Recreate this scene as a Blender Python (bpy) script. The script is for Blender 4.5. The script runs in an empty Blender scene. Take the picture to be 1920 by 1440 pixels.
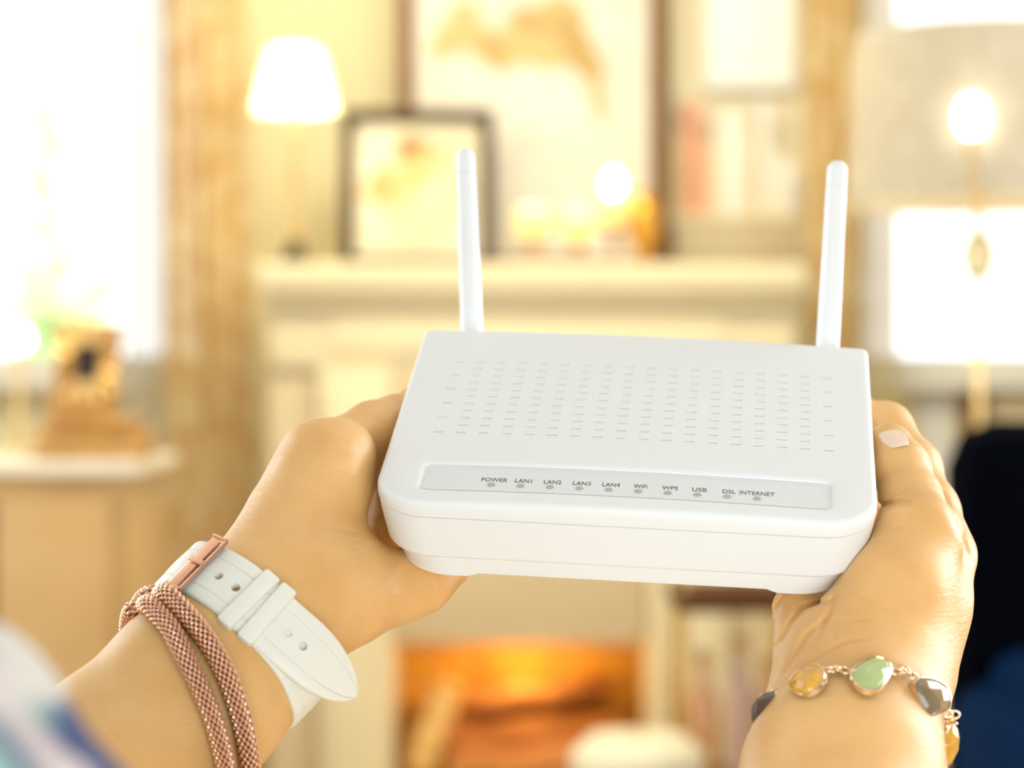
import bpy, bmesh, math, random
import numpy as np
from mathutils import Vector, Matrix
from mathutils.geometry import delaunay_2d_cdt
from mathutils.bvhtree import BVHTree

# ------------------------------------------------------------------ camera
sc = bpy.context.scene
CZ = 1.12                      # lens height above the floor
F = 4206.8                     # focal length in px of a 1920 px wide frame
cam_d = bpy.data.cameras.new('camera')
cam = bpy.data.objects.new('camera', cam_d)
sc.collection.objects.link(cam)
cam.location = (0, 0, CZ)
cam.rotation_euler = (math.pi / 2, 0, 0)
cam_d.sensor_width = 36.0
cam_d.lens = 36.0 * F / 1920
cam_d.clip_start = 0.02
cam_d.dof.use_dof = True
cam_d.dof.focus_distance = 0.815
cam_d.dof.aperture_fstop = 6.2
cam_d.dof.aperture_blades = 9
sc.camera = cam

# ------------------------------------------------------------------ sky and view
world = bpy.data.worlds.new('sky')
sc.world = world
world.use_nodes = True
bgn = world.node_tree.nodes['Background']
bgn.inputs[0].default_value = (0.93, 0.97, 1.0, 1)
bgn.inputs[1].default_value = 2.0
sc.view_settings.view_transform = 'Standard'
sc.view_settings.look = 'None'
sc.view_settings.gamma = 1
sc.view_settings.use_curve_mapping = False
sc.view_settings.exposure = 0.20
sc.cycles.use_denoising = True
sc.cycles.max_bounces = 7
sc.cycles.transparent_max_bounces = 8
sc.cycles.sample_clamp_indirect = 6
sc.cycles.caustics_reflective = False
sc.cycles.caustics_refractive = False


def area(name, loc, target, size, energy, col=(1, 1, 1)):
    l = bpy.data.lights.new(name, 'AREA')
    l.shape = 'RECTANGLE'
    l.size, l.size_y = size
    l.energy = energy
    l.color = col
    o = bpy.data.objects.new(name, l)
    sc.collection.objects.link(o)
    o.location = loc
    o.rotation_euler = (Vector(target) - Vector(loc)).to_track_quat('-Z', 'Y').to_euler()
    return o


sun = bpy.data.lights.new('sun', 'SUN')          # falls in from behind the far windows
sun.energy = 8.0
sun.angle = 0.03
sun.color = (1.0, 0.95, 0.85)
sun_o = bpy.data.objects.new('sun', sun)
sc.collection.objects.link(sun_o)
sun_o.rotation_euler = (Vector((0.15, -0.6, -1.0))).to_track_quat('-Z', 'Y').to_euler()
# added area lamps standing in for unseen windows: side rim light, fill behind the lens
area('window_light_left', (-1.9, 2.2, 1.7), (0, 0.85, 1.1), (1.3, 1.5), 31, (0.84, 0.93, 1.0))
area('window_light_right', (1.9, 1.8, 1.7), (0, 0.85, 1.1), (1.3, 1.5), 41, (0.94, 0.97, 1.0))
area('window_light_behind', (0.1, -1.0, 0.78), (0, 0.9, 1.1), (2.2, 1.3), 34, (0.86, 0.94, 1.0))
# unseen warm area lamp added to brighten the hearth end of the room
area('ceiling_light', (0.0, 3.3, 2.6), (0.0, 4.4, 0.9), (1.6, 0.8), 44, (1.0, 0.94, 0.70))


# ------------------------------------------------------------------ helpers
RND = random.Random(7)


def P(px, py, d):
    """world point seen at pixel (px, py) of the 1920 x 1440 frame, d metres in front of the lens"""
    return Vector(((px - 960) / F * d, d, CZ - (py - 720) / F * d))


def link(o):
    sc.collection.objects.link(o)
    return o


def empty(name, loc, label=None, cat=None, group=None):
    o = bpy.data.objects.new(name, None)
    o.location = loc
    o.empty_display_size = 0.02
    link(o)
    tag(o, label, cat, group)
    return o


def tag(o, label=None, cat=None, group=None, kind=None):
    if label: o['label'] = label
    if cat: o['category'] = cat
    if group: o['group'] = group
    if kind: o['kind'] = kind
    return o


def mesh_obj(name, verts, faces, mat, parent=None, smooth=True, sharp=35):
    me = bpy.data.meshes.new(name)
    me.from_pydata([tuple(v) for v in verts], [], [tuple(int(i) for i in f) for f in faces])
    me.validate()
    return finish(name, me, mat, parent, smooth, sharp)


def finish(name, me, mat, parent=None, smooth=True, sharp=35):
    if mat: me.materials.append(mat)
    if smooth:
        me.polygons.foreach_set('use_smooth', [True] * len(me.polygons))
        if sharp: me.set_sharp_from_angle(angle=math.radians(sharp))
    o = bpy.data.objects.new(name, me)
    if parent is not None:
        o.parent = parent
        o.matrix_parent_inverse = Matrix.Identity(4)
        pl = parent
        w = Matrix.Translation(Vector(pl.location)) if not pl.parent else None
        # geometry is written in world coordinates: cancel the parents' translation
        off = Vector((0, 0, 0)); q = parent
        while q is not None:
            off += Vector(q.location); q = q.parent
        o.location = -off
    link(o)
    return o


def bm_obj(name, bm, mat, parent=None, smooth=True, sharp=35):
    bmesh.ops.recalc_face_normals(bm, faces=bm.faces)
    me = bpy.data.meshes.new(name)
    bm.to_mesh(me)
    bm.free()
    return finish(name, me, mat, parent, smooth, sharp)


def add_box(bm, lo, hi, bev=0.0, mtx=None, seg=2):
    lo, hi = Vector(lo), Vector(hi)
    r = bmesh.ops.create_cube(bm, size=1.0)
    c = (lo + hi) / 2
    s = hi - lo
    for v in r['verts']:
        v.co = Vector((v.co.x * s.x, v.co.y * s.y, v.co.z * s.z)) + c
    if bev > 0:
        es = list({e for v in r['verts'] for e in v.link_edges})
        rr = bmesh.ops.bevel(bm, geom=es, offset=bev, segments=seg, profile=0.5, affect='EDGES')
        vs = list({v for f in rr['faces'] for v in f.verts} | {v for v in r['verts'] if v.is_valid})
    else:
        vs = r['verts']
    if mtx is not None:
        bmesh.ops.transform(bm, matrix=mtx, verts=vs)
    return vs


def box(name, lo, hi, mat, parent=None, bev=0.004, mtx=None):
    bm = bmesh.new()
    add_box(bm, lo, hi, bev, mtx)
    return bm_obj(name, bm, mat, parent)


def lathe(name, prof, c, mat, parent=None, n=32, sharp=35):
    """prof: list of (radius, z) from bottom to top about the vertical through c"""
    vs, fs = [], []
    m = len(prof)
    for i in range(n):
        a = 2 * math.pi * i / n
        for r, z in prof:
            vs.append((c[0] + r * math.cos(a), c[1] + r * math.sin(a), c[2] + z))
    for i in range(n):
        j = (i + 1) % n
        for k in range(m - 1):
            fs.append((i * m + k, j * m + k, j * m + k + 1, i * m + k + 1))
    o = mesh_obj(name, vs, fs, mat, parent, True, sharp)
    return o


def frame_along(pts):
    """tangents and a rotation minimising normal/binormal along a polyline"""
    pts = [Vector(p) for p in pts]
    n = len(pts)
    T = []
    for i in range(n):
        a = pts[max(i - 1, 0)]; b = pts[min(i + 1, n - 1)]
        T.append((b - a).normalized())
    N = [T[0].orthogonal().normalized()]
    for i in range(1, n):
        v = N[-1] - T[i] * N[-1].dot(T[i])
        N.append(v.normalized())
    return T, N, [T[i].cross(N[i]) for i in range(n)]


def tube_geo(pts, rad, n=12, cap=True, closed=False):
    T, N, B = frame_along(pts)
    vs, fs = [], []
    m = len(pts)
    for i in range(m):
        r = rad[i] if hasattr(rad, '__len__') else rad
        for k in range(n):
            a = 2 * math.pi * k / n
            vs.append(Vector(pts[i]) + (N[i] * math.cos(a) + B[i] * math.sin(a)) * r)
    for i in range(m - 1 if not closed else m):
        j = (i + 1) % m
        for k in range(n):
            l = (k + 1) % n
            fs.append((i * n + k, i * n + l, j * n + l, j * n + k))
    if cap and not closed:
        fs.append(tuple(reversed(range(n))))
        fs.append(tuple((m - 1) * n + k for k in range(n)))
    return vs, fs


def catmull(pts, sub=8):
    pts = [Vector(p) for p in pts]
    out = []
    n = len(pts)
    for i in range(n - 1):
        p0 = pts[max(i - 1, 0)]; p1 = pts[i]; p2 = pts[i + 1]; p3 = pts[min(i + 2, n - 1)]
        for s in range(sub):
            t = s / sub
            out.append(0.5 * ((2 * p1) + (p2 - p0) * t + (2 * p0 - 5 * p1 + 4 * p2 - p3) * t * t + (3 * p1 - p0 - 3 * p2 + p3) * t ** 3))
    out.append(pts[-1])
    return out


# ------------------------------------------------------------------ materials
def mat(name, col, rough=0.5, metal=0.0, emit=None, estr=0.0, trans=0.0, sss=0.0, sssr=None, coat=0.0, ior=1.45,
        noise=None, bump=None, alpha=1.0, sheen=0.0, spec=0.5):
    """noise = (scale, second colour, contrast) mixes a procedural grain; bump = (scale, strength, distance)"""
    m = bpy.data.materials.new(name)
    m.use_nodes = True
    nt = m.node_tree
    b = nt.nodes['Principled BSDF']
    b.inputs['Base Color'].default_value = (*col, 1)
    b.inputs['Roughness'].default_value = rough
    b.inputs['Metallic'].default_value = metal
    b.inputs['IOR'].default_value = ior
    b.inputs['Transmission Weight'].default_value = trans
    b.inputs['Coat Weight'].default_value = coat
    b.inputs['Alpha'].default_value = alpha
    b.inputs['Sheen Weight'].default_value = sheen
    b.inputs['Specular IOR Level'].default_value = spec
    if sss:
        b.inputs['Subsurface Weight'].default_value = sss
        b.inputs['Subsurface Radius'].default_value = sssr or (1, 0.4, 0.2)
        b.inputs['Subsurface Scale'].default_value = 0.004
    if emit:
        b.inputs['Emission Color'].default_value = (*emit, 1)
        b.inputs['Emission Strength'].default_value = estr
    tc = nt.nodes.new('ShaderNodeTexCoord')
    if noise:
        n = nt.nodes.new('ShaderNodeTexNoise')
        n.inputs['Scale'].default_value = noise[0]
        n.inputs['Detail'].default_value = 4
        nt.links.new(tc.outputs['Object'], n.inputs['Vector'])
        r = nt.nodes.new('ShaderNodeValToRGB')
        c = noise[2] / 2
        r.color_ramp.elements[0].position = 0.5 - c
        r.color_ramp.elements[1].position = 0.5 + c
        r.color_ramp.elements[0].color = (*col, 1)
        r.color_ramp.elements[1].color = (*noise[1], 1)
        nt.links.new(n.outputs['Fac'], r.inputs['Fac'])
        nt.links.new(r.outputs['Color'], b.inputs['Base Color'])
    if bump:
        n = nt.nodes.new('ShaderNodeTexNoise')
        n.inputs['Scale'].default_value = bump[0]
        n.inputs['Detail'].default_value = 3
        nt.links.new(tc.outputs['Object'], n.inputs['Vector'])
        u = nt.nodes.new('ShaderNodeBump')
        u.inputs['Strength'].default_value = bump[1]
        u.inputs['Distance'].default_value = bump[2]
        nt.links.new(n.outputs['Fac'], u.inputs['Height'])
        nt.links.new(u.outputs['Normal'], b.inputs['Normal'])
    return m
# ================================================================== room
YB = 5.0            # back wall


def px_box(name, x0, y0, x1, y1, Y, depth, mt, parent=None, bev=0.004):
    """box whose front face spans the given frame marks at distance Y"""
    a, b = P(x0, y1, Y), P(x1, y0, Y)
    return box(name, (a.x, Y, a.z), (b.x, Y + depth, b.z), mt, parent, bev)


def cloth(name, col, col2, trans, scale, rough=0.8, contrast=0.2, kind='VORONOI', open_=0.0):
    m = bpy.data.materials.new(name)
    m.use_nodes = True
    nt = m.node_tree
    b = nt.nodes['Principled BSDF']; out = nt.nodes['Material Output']
    b.inputs['Roughness'].default_value = rough
    tc = nt.nodes.new('ShaderNodeTexCoord')
    mp = nt.nodes.new('ShaderNodeMapping'); mp.inputs['Scale'].default_value = (1, 0.2, 0.7)
    v = nt.nodes.new('ShaderNodeTexVoronoi') if kind == 'VORONOI' else nt.nodes.new('ShaderNodeTexNoise')
    v.inputs['Scale'].default_value = scale
    r = nt.nodes.new('ShaderNodeValToRGB')
    r.color_ramp.elements[0].position = 0.45 - contrast; r.color_ramp.elements[1].position = 0.45 + contrast
    r.color_ramp.elements[0].color = (*col, 1); r.color_ramp.elements[1].color = (*col2, 1)
    nt.links.new(tc.outputs['Object'], mp.inputs['Vector']); nt.links.new(mp.outputs[0], v.inputs['Vector'])
    nt.links.new(v.outputs[0], r.inputs['Fac']); nt.links.new(r.outputs['Color'], b.inputs['Base Color'])
    t = nt.nodes.new('ShaderNodeBsdfTranslucent')
    nt.links.new(r.outputs['Color'], t.inputs['Color'])
    mx = nt.nodes.new('ShaderNodeMixShader'); mx.inputs[0].default_value = trans
    nt.links.new(b.outputs[0], mx.inputs[1]); nt.links.new(t.outputs[0], mx.inputs[2])
    if open_:      # the gaps between the threads
        tr = nt.nodes.new('ShaderNodeBsdfTransparent'); m2 = nt.nodes.new('ShaderNodeMixShader'); m2.inputs[0].default_value = open_
        nt.links.new(mx.outputs[0], m2.inputs[1]); nt.links.new(tr.outputs[0], m2.inputs[2]); nt.links.new(m2.outputs[0], out.inputs['Surface'])
    else:
        nt.links.new(mx.outputs[0], out.inputs['Surface'])
    return m


m_wall = mat('cream_wall', (0.86, 0.77, 0.48), 0.8, noise=(1.5, (0.84, 0.75, 0.46), 0.4))
m_wall_side = mat('pale_wall', (0.56, 0.55, 0.53), 0.8, noise=(1.5, (0.54, 0.53, 0.51), 0.4))
m_ceil = mat('white_ceiling', (0.74, 0.73, 0.70), 0.8, noise=(2, (0.72, 0.71, 0.68), 0.4))
m_floor = mat('oak_floor', (0.60, 0.44, 0.26), 0.45, noise=(6, (0.50, 0.35, 0.19), 0.5))
m_floor_j = mat('floor_underlay', (0.10, 0.06, 0.03), 0.8)
m_paint = mat('white_paint', (0.82, 0.80, 0.74), 0.5, noise=(3, (0.80, 0.78, 0.72), 0.4))
m_stone = mat('cream_stone', (0.80, 0.69, 0.44), 0.55, noise=(5, (0.76, 0.65, 0.41), 0.4))
m_stone2 = mat('sandy_stone', (0.66, 0.53, 0.33), 0.6, noise=(5, (0.62, 0.49, 0.29), 0.4))
m_gold = mat('antique_gold', (0.62, 0.33, 0.09), 0.45, 0.6, noise=(40, (0.42, 0.20, 0.05), 0.5), bump=(120, 0.4, 0.002))
m_brass = mat('brass', (0.85, 0.58, 0.22), 0.25, 1.0)
m_darkwood = mat('dark_wood', (0.05, 0.025, 0.010), 0.5, spec=0.2, noise=(14, (0.03, 0.014, 0.006), 0.5))
m_brownwood = mat('brown_wood', (0.20, 0.085, 0.03), 0.6, spec=0.2, noise=(10, (0.17, 0.07, 0.025), 0.5))
m_glass = mat('window_glass', (1, 1, 1), 0.0, trans=1.0, ior=1.02, spec=0.1)
m_curt = cloth('gold_lace', (0.97, 0.85, 0.55), (0.84, 0.62, 0.30), 0.5, 26, contrast=0.2, open_=0.06)
m_curt2 = cloth('pale_lace', (0.97, 0.94, 0.78), (0.92, 0.80, 0.46), 0.6, 20, contrast=0.3, open_=0.25)
m_sheer = cloth('white_sheer', (0.92, 0.90, 0.82), (0.88, 0.84, 0.72), 0.6, 20, open_=0.45)

# --- shell
floor = box('floor', (-2.6, -1.6, -0.06), (2.6, YB, -0.012), m_floor_j, None, 0)
tag(floor, kind='structure')
planks = {}
for nm, L_ in (('long', 1.645), ('short', 0.82)):
    bm = bmesh.new()
    add_box(bm, (0, 0, -0.012), (0.2335, L_, 0.0), 0.002, seg=1)
    bmesh.ops.recalc_face_normals(bm, faces=bm.faces)
    planks[nm] = bpy.data.meshes.new('plank'); bm.to_mesh(planks[nm]); bm.free()
    planks[nm].materials.append(m_floor)
for r_ in range(22):           # boards, long way towards the back wall, joints staggered
    x = -2.6 + r_ * 0.2364
    row = ['long'] * 4 if r_ % 2 == 0 else ['short', 'long', 'long', 'long', 'short']
    y = -1.6
    for nm in row:
        o = bpy.data.objects.new('plank', planks[nm])
        o.parent = floor; o.location = (x, y, 0); link(o)
        y += 1.65 if nm == 'long' else 0.825
ceiling = box('ceiling', (-2.6, -1.6, 2.70), (2.6, YB + 0.12, 2.80), m_ceil, None, 0)
tag(ceiling, kind='structure')
for nm, x0, x1 in (('wall_left', -2.72, -2.6), ('wall_right', 2.6, 2.72)):
    bm = bmesh.new()
    # opening for the side window
    for lo, hi in (((x0, -1.6, 0), (x1, YB, 0.85)), ((x0, -1.6, 2.45), (x1, YB, 2.7)), ((x0, -1.6, 0.85), (x1, 1.0, 2.45)), ((x0, 3.0, 0.85), (x1, YB, 2.45))):
        add_box(bm, lo, hi)
    tag(bm_obj(nm, bm, m_wall_side, None, False), kind='structure')
tag(box('wall_front', (-2.6, -1.72, 0), (2.6, -1.6, 2.7), m_wall_side, None, 0), kind='structure')
# back wall with two window openings
WL = (-2.05, P(405, 0, YB).x); WR = (P(1590, 0, YB).x, 2.05)
ZS = P(0, 700, YB).z; ZT = 2.35
bm = bmesh.new()
for lo, hi in (((-2.6, YB, 0), (2.6, YB + 0.15, ZS)), ((-2.6, YB, ZT), (2.6, YB + 0.15, 2.7)), ((-2.6, YB, ZS), (WL[0], YB + 0.15, ZT)),
               ((WL[1], YB, ZS), (WR[0], YB + 0.15, ZT)), ((WR[1], YB, ZS), (2.6, YB + 0.15, ZT))):
    add_box(bm, lo, hi)
tag(bm_obj('wall_back', bm, m_wall, None, False), kind='structure')
for n_, (a, b) in enumerate((WL, WR)):
    w = empty('window_%d' % (n_ + 1), ((a + b) / 2, YB + 0.05, ZS)); tag(w, kind='structure')
    box('window_frame', (a, YB + 0.04, ZS), (a + 0.05, YB + 0.10, ZT), m_paint, w)
    box('window_frame', (b - 0.05, YB + 0.04, ZS), (b, YB + 0.10, ZT), m_paint, w)
    box('window_frame', (a + 0.05, YB + 0.04, ZT - 0.05), (b - 0.05, YB + 0.10, ZT), m_paint, w)
    box('window_frame', (a + 0.05, YB + 0.04, ZS), (b - 0.05, YB + 0.10, ZS + 0.04), m_paint, w)
    mid = (a + b) / 2
    box('mullion', (mid - 0.02, YB + 0.045, ZS + 0.04), (mid + 0.02, YB + 0.095, ZT - 0.05), m_paint, w)
    box('window_pane', (a + 0.05, YB + 0.068, ZS + 0.04), (mid - 0.02, YB + 0.072, ZT - 0.05), m_glass, w, 0)
    box('window_pane', (mid + 0.02, YB + 0.068, ZS + 0.04), (b - 0.05, YB + 0.072, ZT - 0.05), m_glass, w, 0)
    box('window_sill', (a - 0.03, YB - 0.08, ZS - 0.035), (b + 0.03, YB + 0.04, ZS), m_paint, w)
tag(box('baseboard_back', (-2.6, YB - 0.02, 0), (2.6, YB, 0.14), m_paint, None, 0.003), kind='structure')
# wainscot strips under the right window
for x0, x1, mt in ((1722, 1782, m_paint), (1800, 1850, m_brownwood), (1862, 1960, m_stone)):
    a = P(x0, 0, YB).x; b = P(x1, 0, YB).x
    pn = box('trim_%d' % (1 + (x0 > 1790) + (x0 > 1860)), (a, YB - 0.012, 0.14), (b, YB - 0.0, ZS - 0.04), mt, None, 0.002)
    tag(pn, kind='structure')

# garden outside the left window
m_leaf = mat('pale_leaves', (0.66, 0.84, 0.56), 0.7, noise=(3, (0.76, 0.90, 0.68), 0.5))
for k, (px, py, Y, r) in enumerate(((90, 200, 9.0, 0.45), (50, 430, 11.0, 0.45), (120, 570, 7.2, 0.22))):
    c = P(px, py, Y)
    t_ = empty('garden_tree', (c.x, c.y, 0.0), ['tall pale green tree outside the left window', 'second pale green tree outside the left window, lower crown',
                                             'small pale green shrub low outside the left window'][k], 'tree')
    bm = bmesh.new()
    rr = random.Random(k)
    for i in range(70):
        u = Vector((rr.gauss(0, 1), rr.gauss(0, 1), rr.gauss(0, 1))).normalized() * r * rr.uniform(0.5, 1)
        q = Matrix.Translation(c + Vector((u.x * 0.7, u.y, u.z * 1.3))) @ Matrix.Rotation(rr.uniform(0, 6.28), 4, Vector((rr.random(), rr.random(), rr.random() + .1)).normalized())
        s = 0.035 + 0.03 * rr.random()
        a_ = [q @ Vector(v) for v in ((-s * 2, 0, 0), (0, s, 0.01), (s * 2, 0, 0), (0, -s, 0.01))]
        bm.faces.new([bm.verts.new(v) for v in a_])
    me = bpy.data.meshes.new('leaves'); bm.to_mesh(me); bm.free()
    o = finish('leaves', me, m_leaf, t_, False); o['kind'] = 'stuff'
    lathe('trunk', [(0.05, 0), (0.04, c.z * 0.6), (0.02, c.z)], (c.x, c.y, 0), m_brownwood, t_, 10)
lawn = box('lawn', (-8, YB + 0.3, -0.3), (8, 14, -0.25), mat('lawn_green', (0.62, 0.76, 0.50), 0.9, noise=(20, (0.55, 0.70, 0.42), 0.5)), None, 0)
tag(lawn, kind='structure')


# --- curtains: folded cloth, each hung from a rod
def curtain(name, x0, x1, Y, z0, z1, folds, amp, mt, label, group=None, lean=0.0, seed=0):
    rr = random.Random(seed)
    nx = folds * 10
    ph = [rr.uniform(-0.5, 0.5) for _ in range(folds + 2)]
    vs, fs = [], []
    nz = 26
    for j in range(nz + 1):
        z = z0 + (z1 - z0) * j / nz
        for i in range(nx + 1):
            u = i / nx
            f = u * folds
            k = int(f)
            a = amp * (0.75 + 0.25 * math.sin(3.1 * k + seed)) * math.sin(2 * math.pi * f + ph[min(k, folds)] * 0.6)
            x = x0 + (x1 - x0) * u + 0.25 * amp * math.sin(4 * math.pi * f) + lean * (1 - j / nz) * (0.3 + 0.7 * u)
            vs.append((x, Y + a * (0.75 + 0.25 * math.sin(j * 0.4 + k)), z))
    for j in range(nz):
        for i in range(nx):
            q = j * (nx + 1) + i
            fs.append((q, q + 1, q + nx + 2, q + nx + 1))
    o = mesh_obj(name, vs, fs, mt, None, True, 0)
    tag(o, label, 'curtain', group)
    return o


YC = 4.78
curtain('sheer_curtain', P(222, 0, YC).x, P(322, 0, YC).x, YC + 0.07, 0.02, 2.48, 5, 0.018, m_sheer, 'thin white sheer curtain beside the left window, outside the gold one', seed=1)
curtain('lace_curtain', P(300, 0, YC).x, P(452, 0, YC).x, YC, 0.02, 2.5, 5, 0.028, m_curt, 'gold lace curtain left of the mantelpiece', lean=0.045, seed=2)
curtain('lace_curtain', P(1508, 0, YC).x, P(1604, 0, YC).x, YC, 0.02, 2.5, 3, 0.03, m_curt, 'deep gold lace curtain right of the mantelpiece, behind the right antenna', seed=3)
curtain('lace_curtain', P(1600, 0, YC).x, P(1694, 0, YC).x, YC + 0.06, 0.02, 2.48, 4, 0.022, m_curt2, 'pale yellow lace curtain at the left edge of the right window', seed=5)
for nm, a, b, lb in (('curtain_rod', -2.1, P(470, 0, YC).x, 'brass curtain rod over the left window'), ('curtain_rod', P(1495, 0, YC).x, 2.1, 'brass curtain rod over the right window')):
    r_ = empty(nm, ((a + b) / 2, YC + 0.03, 2.5), lb, 'curtain rod')
    vs, fs = tube_geo([(a, YC + 0.03, 2.51), (b, YC + 0.03, 2.51)], 0.012, 12)
    mesh_obj('rod', vs, fs, m_brass, r_)
    for x in (a, b):
        lathe('finial', [(0.0, -0.03), (0.02, -0.02), (0.028, 0), (0.02, 0.02), (0.0, 0.03)], (x, YC + 0.03, 2.51), m_brass, r_, 12)
        box('bracket', (x - 0.01, YC + 0.03, 2.50), (x + 0.01, YB, 2.52), m_brass, r_, 0.002)

# --- fireplace
YF = 4.45
fp = empty('fireplace', (P(1000, 0, YF).x, YF + 0.1, 0), 'cream stone fireplace with a deep mantel shelf, behind the router', 'fireplace')
zt = P(0, 492, YF).z
px_box('mantel_shelf', 478, 492, 1512, 545, YF - 0.06, 0.61, m_stone, fp, 0.010)
px_box('cornice', 496, 545, 1496, 575, YF - 0.035, 0.37, m_stone, fp, 0.008)
px_box('frieze', 505, 575, 1490, 690, YF, 0.12, m_stone, fp)
px_box('frieze_panel', 620, 598, 1360, 668, YF - 0.012, 0.02, m_stone, fp, 0.006)
za = 0.0
for x0, x1 in ((500, 592), (1372, 1466)):
    a, b = P(x0, 690, YF), P(x1, 690, YF)
    box('outer_pier', (a.x, YF + 0.02, 0), (b.x, YB, a.z), m_stone2, fp)
for x0, x1 in ((598, 735), (1216, 1365)):
    a, b = P(x0, 690, YF), P(x1, 690, YF)
    box('pilaster', (a.x, YF - 0.03, 0), (b.x, YB, a.z), m_stone, fp, 0.006)
    box('pilaster_panel', (a.x + 0.02, YF - 0.042, 0.15), (b.x - 0.02, YF - 0.028, a.z - 0.05), m_stone, fp, 0.006)
a, b = P(735, 690, YF), P(1216, 1205, YF)
box('header_slab', (a.x, YF + 0.0, b.z), (b.x, YF + 0.12, a.z), m_stone2, fp, 0.003)
m_fire = mat('amber_brick', (0.80, 0.42, 0.05), 0.7, noise=(8, (0.70, 0.32, 0.03), 0.4))
m_mortar = mat('pale_mortar', (0.62, 0.36, 0.10), 0.9)
fb0 = YF + 0.30
box('firebox_back', (a.x, fb0, 0.0), (b.x, fb0 + 0.03, b.z + 0.06), m_mortar, fp, 0)
box('firebox_roof', (a.x, YF + 0.12, b.z), (b.x, fb0, b.z + 0.02), m_stone2, fp, 0)
pm = None
H_ = 0.062; W_ = 0.17
for r_ in range(10):
    for c_ in range(4):
        x0 = a.x + c_ * W_ - (W_ / 2 if r_ % 2 else 0)
        x1 = min(x0 + W_ - 0.008, b.x - 0.002); x0 = max(x0, a.x + 0.002)
        if x1 - x0 < 0.02 or (r_ + 1) * H_ > b.z: continue
        o = box('brick', (x0, fb0 - 0.012, r_ * H_), (x1, fb0 + 0.002, r_ * H_ + H_ - 0.008), m_fire, fp, 0.002)
box('hearth_slab', (P(480, 0, YF).x, YF - 0.38, 0.0), (P(1490, 0, YF).x, YF + 0.28, 0.05), m_stone, fp, 0.006)
fl = bpy.data.lights.new('hearth_lamp', 'POINT'); fl.energy = 1.5; fl.color = (1, 0.68, 0.26); fl.shadow_soft_size = 0.06  # unseen point light added to give the firebox a warm glow
flo = link(bpy.data.objects.new('hearth_lamp', fl)); flo.location = (P(980, 0, YF).x, YF + 0.14, P(0, 1262, YF).z)
# logs stacked on a grate
m_log = mat('split_log', (0.55, 0.22, 0.05), 0.8, noise=(12, (0.38, 0.13, 0.03), 0.5), bump=(60, 0.5, 0.004))
m_cut = mat('log_end', (0.85, 0.55, 0.20), 0.8, noise=(30, (0.72, 0.42, 0.13), 0.5))
logs = [((850, 1460), (1170, 1430), 0.050, .065, 'lowest thick log across the hearth'), ((800, 1390), (1165, 1372), 0.038, .165, 'long orange log lying above the lowest one'),
        ((790, 1340), (1130, 1290), 0.034, .245, 'dark slanting log on top of the stack'), ((890, 1318), (1090, 1292), 0.028, .165, 'short split log leaning at the front of the stack'),
        ((785, 1440), (842, 1285), 0.030, .06, 'pale log standing tilted at the left of the stack')]
for k, (p0, p1, r, dy, lb) in enumerate(logs):
    q0 = P(*p0, YF + dy); q1 = P(*p1, YF + dy + 0.03)
    L = empty('fire_log', q0, lb, 'log', 'logs stacked in the fireplace')
    n = 9
    pts_ = [q0.lerp(q1, i / n) + Vector((0, 0.004 * math.sin(i * 2.1 + k), 0.005 * math.sin(i * 1.3 + k))) for i in range(n + 1)]
    vs, fs = tube_geo(pts_, [r * (1 + 0.06 * math.sin(i * 1.7 + k)) for i in range(n + 1)], 14, cap=False)
    mesh_obj('bark', vs, fs, m_log if k != 4 else m_cut, L)
    for q, d in ((pts_[0], pts_[0] - pts_[1]), (pts_[-1], pts_[-1] - pts_[-2])):
        vs, fs = tube_geo([q, q + d.normalized() * 0.003], r * 0.93, 14)
        mesh_obj('cut_end', vs, fs, m_cut, L)
gr = empty('fire_grate', (P(980, 0, YF).x, YF + 0.13, 0.05), 'black iron grate under the stacked logs', 'grate')
for i in range(6):
    x = P(790 + i * 75, 0, YF).x
    vs, fs = tube_geo([(x, YF + 0.03, 0.05), (x, YF + 0.03, 0.21), (x, YF + 0.25, 0.21)], 0.007, 8)
    mesh_obj('grate_bar', vs, fs, m_darkwood, gr)


# --- framed pictures standing on the shelf
def art(name, c0, c1, c2, scale, seed):
    """abstract feather-like marks on paper: flat print"""
    m = bpy.data.materials.new(name); m.use_nodes = True
    nt = m.node_tree; b = nt.nodes['Principled BSDF']; b.inputs['Roughness'].default_value = 0.35
    tc = nt.nodes.new('ShaderNodeTexCoord'); mp = nt.nodes.new('ShaderNodeMapping')
    mp.inputs['Location'].default_value = (seed, 0, seed * 0.7); mp.inputs['Rotation'].default_value = (0, 0.6, 0)
    n = nt.nodes.new('ShaderNodeTexNoise'); n.inputs['Scale'].default_value = scale; n.inputs['Detail'].default_value = 2; n.inputs['Distortion'].default_value = 0.7
    r = nt.nodes.new('ShaderNodeValToRGB'); e = r.color_ramp.elements
    e[0].position = 0.43; e[0].color = (*c0, 1); e[1].position = 0.64; e[1].color = (*c2, 1)
    k = e.new(0.54); k.color = (*c1, 1)
    nt.links.new(tc.outputs['Object'], mp.inputs[0]); nt.links.new(mp.outputs[0], n.inputs['Vector'])
    nt.links.new(n.outputs['Fac'], r.inputs['Fac']); nt.links.new(r.outputs['Color'], b.inputs['Base Color'])
    return m


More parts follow.
